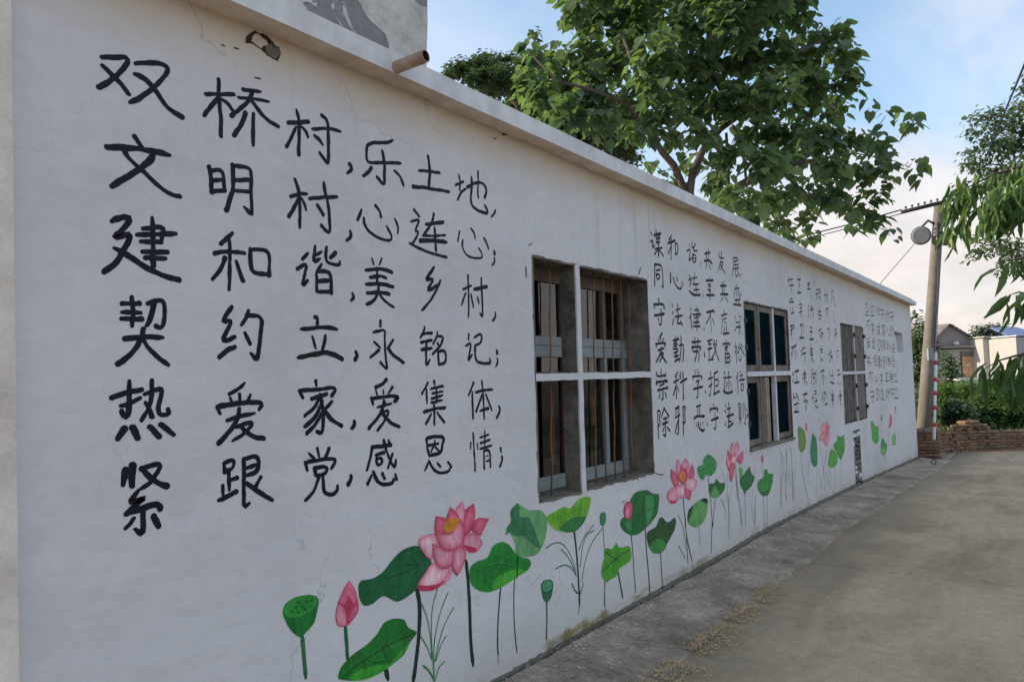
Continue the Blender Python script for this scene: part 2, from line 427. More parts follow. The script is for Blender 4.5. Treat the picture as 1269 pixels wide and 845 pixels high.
def mat_oldplaster():
    m, b, p, v = material('peeling_plaster')
    n = b.noise(b.mapping(v, (1, 1, 1.3), rot=(0, R_(-28), 0)), 2.3, 5, .6, 1.1)
    k = b.ramp(n, [(.455, 0), (.47, 1)])
    w = b.ramp(b.noise(v, 9, 6, .7), [(.3, (.44, .42, .38)), (.5, (.62, .59, .54)), (.7, (.74, .71, .66))])
    g = b.ramp(b.noise(v, 12, 4, .6), [(.3, (.235, .22, .22)), (.7, (.30, .285, .28))])
    b.lk(b.mix(k, g, w), p.inputs['Base Color']); p.inputs['Roughness'].default_value = .9
    bp = b.new('ShaderNodeBump'); bp.inputs['Strength'].default_value = .9; bp.inputs['Distance'].default_value = .02
    b.lk(b.math('ADD', k, b.math('MULTIPLY', b.noise(v, 25, 5, .7), .8)), bp.inputs['Height']); b.lk(bp.outputs[0], p.inputs['Normal'])
    return m
MT['oldplaster'] = mat_oldplaster()
MT['leafdark'] = mat_leaf('paulownia_leaf', (.042, .082, .062), (.150, .205, .095), .46, .36)
MT['leafsmall'] = mat_leaf('small_dark_leaf', (.036, .070, .048), (.12, .165, .075), .25, .5)
MT['leafpeach'] = mat_leaf('long_peach_leaf', (.045, .10, .030), (.155, .22, .065), .40, .35, 3)
MT['leafshrub'] = mat_leaf('shrub_leaf', (.030, .070, .018), (.13, .20, .05), .35, .5, .5)
MT['leaffar'] = mat_leaf('far_leaf', (.085, .115, .095), (.13, .165, .12), .2, .7, .2)
# ------------------------------------------------------------------ the long building with its painted wall
B = empty('village_building', (0, 0, 0))
tag(B, 'long white single storey building with painted characters and lotus mural along the lane', 'building')
U0, U1, ZT = .80, 17.0, 2.84
WIN = [(3.375, 4.805, .87, 2.205), (6.835, 8.24, .855, 2.20), (10.71, 12.18, .835, 2.18)]
TR = (11.17, 11.60, -.6, .71)
SM = (14.98, 15.9, 1.86, 2.22)

def wall_mesh():
    holes = WIN + [TR, SM]
    us = {U0, U1}; zs = {-.6, ZT}
    for a, b2, c, d in holes: us |= {a, b2}; zs |= {c, d}
    x = U0
    while x < U1: us.add(round(x, 3)); x += .5
    us = sorted(us); zs = sorted(zs | {0.3, 1.2, 1.7, 2.5})
    bm = bmesh.new(); V = {}
    def vv(u, z):
        if (u, z) not in V: V[(u, z)] = bm.verts.new((u, 0, z))
        return V[(u, z)]
    for a, b2 in zip(us, us[1:]):
        for c, d in zip(zs, zs[1:]):
            mu, mz = (a + b2) / 2, (c + d) / 2
            if any(h[0] < mu < h[1] and h[2] < mz < h[3] for h in holes): continue
            bm.faces.new((vv(a, c), vv(b2, c), vv(b2, d), vv(a, d)))
    return bm
WALL = obj('front_wall', wall_mesh(), B, MT['wall'])
bm = bmesh.new(); bx(bm, U1 - .24, U1, .001, 3.9, -.6, ZT - .003); bx(bm, U0, U0 + .24, .001, 3.9, -.6, ZT - .003); bx(bm, U0 + .25, U1 - .25, 3.66, 3.9, -.6, ZT - .003)
obj('side_wall', bm, B, MT['wall'])
bm = bmesh.new(); bx(bm, U0 + .25, U1 - .25, .32, 3.65, -.02, .0)
obj('inner_floor', bm, B, MT['dark'])
bm = bmesh.new(); pa, pb_ = wallpt(14, 0, -.05), wallpt(24, 845, -.05)
bx(bm, -1.2, pa[0], -.05, .3, -.5, 2.808)
for v in bm.verts:
    if v.co.x > 0: v.co.x = pb_[0] + (pa[0] - pb_[0]) * (v.co.z - pb_[1]) / (pa[1] - pb_[1])
obj('pilaster', bm, B, MT['pillar'])

def cornice():
    bm = bmesh.new(); n = 110; prof = [(-.108, 2.824), (-.112, 2.912), (.02, 2.925), (4.05, 2.93), (4.05, 2.845), (.0, 2.845), (.0, 2.824)]
    rows = []
    for i in range(n + 1):
        u = U0 - 2.1 + (U1 + .12 - U0 + 2.1) * i / n
        w = .010 * fbm(u * 1.3, 3.1); w2 = .006 * fbm(u * 5, 7.7)
        k = max(0, (u - 16.2)) * .02
        rows.append([bm.verts.new((u, y + (w + w2 if y < -.05 else 0), z + (w * .9 + w2 if y < .1 else 0) + (-k if z > 2.85 else 0))) for y, z in prof])
    for a, b2 in zip(rows, rows[1:]):
        for k in range(len(prof)):
            f = bm.faces.new((a[k], b2[k], b2[(k + 1) % len(prof)], a[(k + 1) % len(prof)]))
            f.material_index = 1 if k == 6 else 0
    bm.faces.new(rows[0]); bm.faces.new(rows[-1][::-1])
    return bm
obj('cornice', cornice(), B, MT['cornice']).data.materials.append(MT['soffit'])

# rooftop block with peeling plaster
bm = bmesh.new(); bx(bm, .9, 2.66, .10, .42, 2.926, 3.60)
bmesh.ops.subdivide_edges(bm, edges=bm.edges, cuts=5, use_grid_fill=True)
for v in bm.verts:
    v.co += Vector((fbm(v.co.x * 4, v.co.z * 4, 1) * .018, fbm(v.co.x * 5, v.co.z * 5, 2) * .012, fbm(v.co.x * 3, v.co.y * 3, 5) * .014))
obj('rooftop_block', bm, B, MT['oldplaster'])

# drain pipe poking through the fascia
bm = bmesh.new()
p0 = Vector((2.235, -.10, 2.850)); p1 = p0 + Vector((.012, -.165, .010))
ro = tube(bm, [p0, p1], .026, 20, False); ri = tube(bm, [p0, p1], .022, 20, False)
for k in range(20): bm.faces.new((ro[1][k], ro[1][(k + 1) % 20], ri[1][(k + 1) % 20], ri[1][k]))
obj('drain_pipe', bm, B, MT['pipe'])

# ---- windows
def reveal_mesh(w, depth, rough=.006):
    a, b2, c, d = w; bm = bmesh.new(); n = 14
    def strip(p, q):
        pr = []
        for i in range(n + 1):
            t = i / n; x = p[0] + (q[0] - p[0]) * t; z = p[1] + (q[1] - p[1]) * t
            e = rough * fbm(x * 9, z * 9, 3)
            row = [bm.verts.new((x + (e if p[0] == q[0] else 0), y, z + (e if p[1] == q[1] else 0))) for y in (-.0015, depth * .5, depth)]
            pr.append(row)
        for r1, r2 in zip(pr, pr[1:]):
            for k in (0, 1): bm.faces.new((r1[k], r1[k + 1], r2[k + 1], r2[k]))
    strip((a, c), (b2, c)); strip((b2, c), (b2, d)); strip((b2, d), (a, d)); strip((a, d), (a, c))
    # ragged lip of broken plaster round the opening
    for (p, q, nx, nz) in (((a, c), (b2, c), 0, -1), ((b2, c), (b2, d), 1, 0), ((b2, d), (a, d), 0, 1), ((a, d), (a, c), -1, 0)):
        m = 40; pr = []
        for i in range(m + 1):
            t = i / m; x = p[0] + (q[0] - p[0]) * t; z = p[1] + (q[1] - p[1]) * t
            e = max(.0, .006 + .012 * fbm(x * 13, z * 13, 9))
            pr.append((bm.verts.new((x - nx * .006, -.0025, z - nz * .006)), bm.verts.new((x + nx * e, -.0025, z + nz * e))))
        for r1, r2 in zip(pr, pr[1:]): bm.faces.new((r1[0], r1[1], r2[1], r2[0]))
    return bm

def recess_room(w, par):
    a, b2, c, d = w; bm = bmesh.new()
    y0, y1 = .245, 1.6
    vs = {}
    for nm, (x0, x1, z0, z1, y) in dict(f=(a - .25, b2 + .9, c - .4, d + .3, y0), r=(a - .25, b2 + .9, c - .4, d + .3, y1)).items():
        vs[nm] = [bm.verts.new(p) for p in ((x0, y, z0), (x1, y, z0), (x1, y, z1), (x0, y, z1))]
    f, r = vs['f'], vs['r']
    for k in range(4): bm.faces.new((f[k], f[(k + 1) % 4], r[(k + 1) % 4], r[k]))
    bm.faces.new(r)
    # back of the wall round the opening
    g = [bm.verts.new(p) for p in ((a, y0, c), (b2, y0, c), (b2, y0, d), (a, y0, d))]
    for k in range(4): bm.faces.new((f[k], f[(k + 1) % 4], g[(k + 1) % 4], g[k]))
    return obj('room_recess', bm, par, MT['dark'])

def window_barred(w):
    a, b2, c, d = w
    e = empty('barred_window', (0, 0, 0), 0, B)
    obj('reveal', reveal_mesh(w, .245, .012), e, MT['grime']); recess_room(w, e)
    # cast concrete cross, whitewashed on its face, grimy inside
    um = wallpt(714.5, 330)[0]; um2 = wallpt(724, 600)[0]; um = (um + um2) / 2
    zt = 1.545
    def whitebar(x0, x1, z0, z1, nm):
        bm = bmesh.new(); bx(bm, x0, x1, -.004, .006, z0, z1)
        bmesh.ops.subdivide_edges(bm, edges=[q for q in bm.edges if q.calc_length() > .3], cuts=16, use_grid_fill=True)
        for v in bm.verts: v.co.x += .005 * fbm(v.co.z * 8, v.co.x * 3, 1); v.co.z += .004 * fbm(v.co.x * 8, v.co.z * 3, 2)
        obj(nm, bm, e, MT['wall'])
        obj(nm + '_core', box(x0 + .004, x1 - .004, .0065, .115, z0 + .003, z1 - .003, .003), e, MT['grime'])
    whitebar(um - .024, um + .024, c - .004, d + .004, 'mullion')
    whitebar(a - .002, um - .025, zt - .020, zt + .020, 'transom')
    whitebar(um + .025, b2 + .002, zt - .020, zt + .020, 'transom')
    # rusty bars
    us = [wallpt(640 + x / 6.503, 345, .075)[0] for x in (238, 592, 670, 744, 814, 880)] + [wallpt(708.5, 345, .075)[0]]
    for i, u in enumerate(us):
        bm = bmesh.new(); ph = random.random() * 9
        tube(bm, [(u + .007 * math.sin(z * 3 + ph) + (.006 * (z - 1)), .075, c + (d - c) * z / 8) for z in range(9)], .0050, 7)
        obj('bar', bm, e, MT['rust'])
    # sashes behind
    def fr(x0, x1, z0, z1, m=None, y=.185, t=.03, nm='sash_rail'):
        obj(nm, box(x0, x1, y, y + t, z0, z1, .003), e, m or MT['alu'])
    fr(a, b2, d - .085, d, MT['brownframe'])
    fr(a, b2, 1.735, 1.790); fr(a, b2, 1.665, 1.733, y=.178)
    fr(a, b2, c + .005, c + .085)
    fr(a, b2, zt - .02, zt + .03, MT['brownframe'], .192, .02)
    for u, mt in ((3.44, 'brownframe'), (3.98, 'brownframe'), (4.50, 'alu'), (4.77, 'alu')):
        fr(u - .022, u + .022, c + .086, 1.664, MT[mt], .181, .034, 'sash_stile')
        fr(u - .022, u + .022, 1.791, d - .086, MT['brownframe'], .181, .034, 'sash_stile')
    obj('pane', box(a, b2, .204, .207, c + .08, d - .08), e, MT['glass'])
    # pink and red strips behind the pane: its reflections put in as colour
    def wavy_strip(x0, x1, z0, z1, m, y=.218):
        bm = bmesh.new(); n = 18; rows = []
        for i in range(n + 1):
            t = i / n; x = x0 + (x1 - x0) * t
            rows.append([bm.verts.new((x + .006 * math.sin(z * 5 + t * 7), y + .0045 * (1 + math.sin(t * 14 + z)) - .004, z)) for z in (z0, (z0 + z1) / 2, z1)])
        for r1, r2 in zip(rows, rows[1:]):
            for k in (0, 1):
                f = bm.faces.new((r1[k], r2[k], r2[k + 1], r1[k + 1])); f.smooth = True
        obj('reflection_strip', bm, e, m)
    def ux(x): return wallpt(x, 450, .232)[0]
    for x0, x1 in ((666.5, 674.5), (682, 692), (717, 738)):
        wavy_strip(ux(x0), ux(x1), 1.80, d - .1, MT['reflection_strip'])
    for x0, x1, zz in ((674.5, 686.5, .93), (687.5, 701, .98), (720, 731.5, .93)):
        wavy_strip(ux(x0), ux(x1), zz, 1.66, MT['reflection_strip'])
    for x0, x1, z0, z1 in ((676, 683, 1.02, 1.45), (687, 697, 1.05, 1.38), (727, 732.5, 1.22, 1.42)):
        wavy_strip(ux(x0), ux(x1), z0, z1, MT['redreflection'], .2095)
    return e
window_barred(WIN[0])

def sash(x0, x1, z0, z1, e, m, y=.0, fw=.045, pane='darkglass', tilt=0):
    for q in ((x0, x0 + fw, z0, z1), (x1 - fw, x1, z0, z1)):
        obj('stile', box(q[0], q[1], y, y + .032, q[2], q[3], .004), e, m)
    for q in ((x0 + fw + .001, x1 - fw - .001, z0, z0 + fw * 1.25), (x0 + fw + .001, x1 - fw - .001, z1 - fw * 1.25, z1)):
        obj('rail', box(q[0], q[1], y + .002, y + .030, q[2], q[3], .004), e, m)
    if pane: obj('pane', box(x0 + fw, x1 - fw, y + .013, y + .018, z0 + fw * 1.2, z1 - fw * 1.2), e, MT[pane])

def window_casement(w):
    a, b2, c, d = w
    e = empty('casement_window', (0, 0, 0), 0, B)
    obj('reveal', reveal_mesh(w, .245, .008), e, MT['grime']); recess_room(w, e)
    zt = 1.53; t = .024
    obj('transom', box(a, b2, -.012, .03, zt - t, zt + t, .004), e, MT['cornice'])
    u1 = wallpt(943, 460)[0]; u2 = wallpt(961.5, 460)[0]
    obj('mullion', box(u1 - .020, u1 + .020, .002, .05, c, d, .004), e, MT['oldwood'])
    obj('mullion', box(u2 - .016, u2 + .016, .002, .05, c, d, .004), e, MT['cornice'])
    for (x0, x1) in ((a + .01, u1 - .022), (u1 + .022, u2 - .018), (u2 + .018, b2 - .01)):
        sash(x0, x1, zt + t + .004, d - .01, e, MT['oldwood'], .012)
    sash(a + .01, u1 - .022, c + .01, zt - t - .004, e, MT['oldwood'], .012)
    sash(u2 + .018, b2 - .01, c + .01, zt - t - .004, e, MT['oldwood'], .012)
    # the lower middle leaf stands ajar: pale wooden edges seen end on
    for k, (u, m, y0, y1) in enumerate(((u1 + .05, 'palewood', -.03, .16), (u1 + .125, 'oldwood', .02, .19), (u1 + .205, 'palewood', .00, .17))):
        obj('open_leaf', box(u, u + .035, y0, y1, c + .02, zt - t - .012, .004), e, MT[m])
    obj('shade_board', box(u1 + .26, u2 - .018, .12, .135, c + .02, zt - t - .01), e, MT['darkglass'])
    for z in (2.0, 1.75, 1.35, 1.05):
        obj('hinge', box(a - .012, a + .03, -.012, .004, z, z + .05, .002), e, MT['iron'])
    obj('sill', box(a - .01, b2 + .01, -.02, .2, c - .03, c - .002, .004), e, MT['oldwood'])
    return e
window_casement(WIN[1])

def window_boards(w):
    a, b2, c, d = w
    e = empty('shuttered_window', (0, 0, 0), 0, B)
    obj('reveal', reveal_mesh(w, .245, .008), e, MT['grime']); recess_room(w, e)
    zt = 1.51; t = .022; um = wallpt(1060.3, 460)[0]
    obj('transom', box(a, b2, -.008, .02, zt - t, zt + t, .003), e, MT['wall'])
    obj('mullion', box(um - .03, um + .012, -.006, .022, zt + t + .002, d, .003), e, MT['wall'])
    obj('mullion', box(um - .02, um + .022, -.006, .022, c, zt - t - .002, .003), e, MT['wall'])
    n = 7
    for z0, z1 in ((c + .01, zt - t - .004), (zt + t + .004, d - .01)):
        for i in range(n):
            u = a + .03 + i * (um - .12 - a) / n
            obj('board', box(u, u + .055, .018 + .004 * random.random(), .04, z0, z1, .003, .002), e, MT['greywood'])
        for i in range(4):
            u = um + .04 + i * (b2 - um - .06) / 4
            obj('board', box(u, u + (b2 - um - .06) / 4 - .008, .0 + .005 * random.random(), .025, z0, z1, .003, .002), e, MT['greywood'])
        obj('board', box(um - .13, um - .04, .0, .025, z0, z1, .003, .002), e, MT['greywood'])
    for z in (.98, 1.30, 1.72, 2.02):
        for u in (um - .05, b2 - .03):
            obj('hinge', box(u, u + .09, -.022, -.002, z, z + .055, .003), e, MT['iron'])
    obj('glimpse', box(a + .2, um - .2, .12, .13, 1.66, 1.78), e, MT['palewood'])
    return e
window_boards(WIN[2])

# small blocked window near the far corner
e = empty('small_window', (0, 0, 0), 0, B)
a, b2, c, d = SM
bm = bmesh.new(); bx(bm, a + .001, b2 - .001, .10, .13, c + .001, d - .001)
obj('blocking', bm, e, MT['wall'])
bm = bmesh.new()
for q in (((a, c), (a, d)), ((a, d), (b2, d)), ((b2, d), (b2, c)), ((b2, c), (a, c))):
    (x0, z0), (x1, z1) = q
    bm.faces.new([bm.verts.new(p) for p in ((x0, 0, z0), (x1, 0, z1), (x1, .1, z1), (x0, .1, z0))])
obj('reveal', bm, e, MT['wall'])
obj('frame', box(a + .005, a + .11, .03, .098, c + .002, d - .002, .003), e, MT['brownframe'])
obj('lintel', box(a - .02, b2 - .25, -.01, .02, d - .03, d + .005, .003), e, MT['grime'])

# narrow vertical slot in the wall filled with rubble
e = empty('wall_slot', (0, 0, 0), 0, B)
a, b2, c, d = TR
bm = bmesh.new(); bx(bm, a + .001, b2 - .001, .09, .12, c, d)
obj('backing', bm, e, MT['cornice'])
bm = bmesh.new()
for q in (((a, c), (a, d)), ((a, d), (b2, d)), ((b2, d), (b2, c))):
    (x0, z0), (x1, z1) = q
    bm.faces.new([bm.verts.new(p) for p in ((x0, 0, z0), (x1, 0, z1), (x1, .09, z1), (x0, .09, z0))])
obj('reveal', bm, e, MT['grime'])
z = -.05
stone = [D.meshes.new('stone') for _ in range(4)]
for s in stone:
    bm = box(-.09, .09, -.04, .04, -.026, .026, .012, .010); bm.to_mesh(s); bm.free(); s.materials.append(MT[random.choice(('cornice', 'wall', 'cornice'))])
while z < d - .03:
    for u in (a + .11, a + .31):
        o = D.objects.new('stone', random.choice(stone)); COL.objects.link(o); o.parent = e
        o.location = (u + random.uniform(-.03, .03), .045 + random.uniform(-.02, .012), z + random.uniform(-.01, .01)); o.rotation_euler = (random.uniform(-.1, .1), random.uniform(-.25, .25), random.uniform(-.2, .2))
        o.scale = (random.uniform(.7, 1.1), 1, random.uniform(.7, 1.1))
    z += .062

# broken patch and scrapes high on the wall
def chaikin(pts, n=2, closed=False, r=.25):
    for _ in range(n):
        out = []
        m = len(pts)
        rng = range(m) if closed else range(m - 1)
        if not closed: out.append(pts[0])
        def sharp(i):
            a, p, b2 = pts[i - 1], pts[i % m], pts[(i + 1) % m]
            v1 = (a[0] - p[0], a[1] - p[1]); v2 = (b2[0] - p[0], b2[1] - p[1])
            l = math.hypot(*v1) * math.hypot(*v2)
            return closed and l > 0 and (v1[0] * v2[0] + v1[1] * v2[1]) / l > .22
        for i in rng:
            p, q = pts[i], pts[(i + 1) % m]
            s1, s2 = (sharp(i), sharp((i + 1) % m)) if closed else (False, False)
            if closed and (s1 or s2):
                out.append(p if s1 else (p[0] + (q[0] - p[0]) * r, p[1] + (q[1] - p[1]) * r))
                if not s2: out.append((p[0] + (q[0] - p[0]) * (1 - r), p[1] + (q[1] - p[1]) * (1 - r)))
                continue
            out.append((p[0] + (q[0] - p[0]) * r, p[1] + (q[1] - p[1]) * r))
            out.append((p[0] + (q[0] - p[0]) * (1 - r), p[1] + (q[1] - p[1]) * (1 - r)))
        if not closed: out.append(pts[-1])
        pts = out
    return pts

def outline(pts, k=4):
    n = len(pts); out = []
    def tan(i):
        a, p, c = pts[i - 1], pts[i], pts[(i + 1) % n]
        v1 = (a[0] - p[0], a[1] - p[1]); v2 = (c[0] - p[0], c[1] - p[1]); l1, l2 = math.hypot(*v1), math.hypot(*v2)
        if l1 * l2 == 0 or (v1[0] * v2[0] + v1[1] * v2[1]) / (l1 * l2) > .12: return None
        m = min(l1, l2); tx, tz = v2[0] / l2 - v1[0] / l1, v2[1] / l2 - v1[1] / l1; L = math.hypot(tx, tz) or 1
        return (tx / L * m, tz / L * m)
    T = [tan(i) for i in range(n)]
    for i in range(n):
        p, q = pts[i], pts[(i + 1) % n]; t0, t1 = T[i], T[(i + 1) % n]; d = (q[0] - p[0], q[1] - p[1])
        t0 = t0 or d; t1 = t1 or d
        for j in range(k):
            t = j / k; h1 = 2 * t ** 3 - 3 * t * t + 1; h2 = t ** 3 - 2 * t * t + t; h3 = -2 * t ** 3 + 3 * t * t; h4 = t ** 3 - t * t
            out.append(tuple(h1 * p[c] + h2 * t0[c] * .9 + h3 * q[c] + h4 * t1[c] * .9 for c in (0, 1)))
    return out

def ribbon(bm, pts, w, y, taper=(.8, .75), cl=None, col=None, rag=.10, sm=2):
    """flat brush stroke on the wall; pts are (u, z) in metres"""
    pts = chaikin(pts, sm)
    ln = 0; L = [0]
    for p, q in zip(pts, pts[1:]): ln += math.hypot(q[0] - p[0], q[1] - p[1]); L.append(ln)
    if ln == 0: return
    m = max(4, int(ln / (w * .45))); res = []; j = 0
    for i in range(m + 1):
        s = ln * i / m
        while j < len(L) - 2 and L[j + 1] < s: j += 1
        t = (s - L[j]) / max(1e-9, L[j + 1] - L[j]); p, q = pts[j], pts[j + 1]
        res.append((p[0] + (q[0] - p[0]) * t, p[1] + (q[1] - p[1]) * t))
    ph = random.random() * 99; new = []; rows = []
    def hw(t, side):
        e = min(1, t * m / 2.2); g = min(1, (1 - t) * m / 2.2)
        k = (taper[0] + (1 - taper[0]) * e) * (taper[1] + (1 - taper[1]) * g)
        k *= 1 + .16 * abs(2 * t - 1) ** 4 - .05
        return w * .5 * k * (1 + rag * fbm(t * ln / w * .5 + ph, side * 7.3))
    def nrm(i):
        a2 = res[max(0, i - 1)]; b3 = res[min(m, i + 1)]
        dx, dz = b3[0] - a2[0], b3[1] - a2[1]; l = math.hypot(dx, dz) or 1
        return (-dz / l, dx / l), (dx / l, dz / l)
    for i in range(m + 1):
        (nx, nz), (tx, tz) = nrm(i); p = res[i]; t = i / m
        h1, h2 = hw(t, 1), hw(t, 2)
        rows.append((bm.verts.new((p[0] + nx * h1, y, p[1] + nz * h1)), bm.verts.new((p[0] - nx * h2, y, p[1] - nz * h2))))
    fs = []
    for r1, r2 in zip(rows, rows[1:]): fs.append(bm.faces.new((r1[0], r1[1], r2[1], r2[0])))
    for i, sg in ((0, -1), (m, 1)):                       # rounded ends
        (nx, nz), (tx, tz) = nrm(i); p = res[i]; h = (hw(i / m, 1) + hw(i / m, 2)) / 2
        arc = [bm.verts.new((p[0] + (nx * math.cos(f_) + tx * sg * math.sin(f_)) * h, y, p[1] + (nz * math.cos(f_) + tz * sg * math.sin(f_)) * h))
               for f_ in [math.pi * k / 6 for k in range(1, 6)]]
        fs.append(bm.faces.new([rows[i][0]] + arc + [rows[i][1]]))
    if cl is not None:
        for f_ in fs:
            for lp in f_.loops: lp[cl] = col + (1,)

def parse(s):
    out = []
    for st in s.split(';'):
        st = st.strip()
        if not st: continue
        w = 1.0
        if '@' in st: st, ww = st.split('@'); w = float(ww)
        out.append(([tuple(float(x) for x in p.split(',')) for p in st.split()], w))
    return out
BRUSH = .0150
def character(ox, oy, sc, data, w=1.0, name='painted_character'):
    bm = bmesh.new(); y = -.0008
    for pts, k in parse(data):
        q = [wallpt(ox + x / sc, oy + z / sc) for x, z in pts]
        ribbon(bm, q, BRUSH * k * w * random.uniform(.9, 1.1), y, (random.uniform(.55, 1.05), random.uniform(.5, 1.0)), rag=.34); y -= .00008
    return obj(name, bm, WALL, MT['ink'])
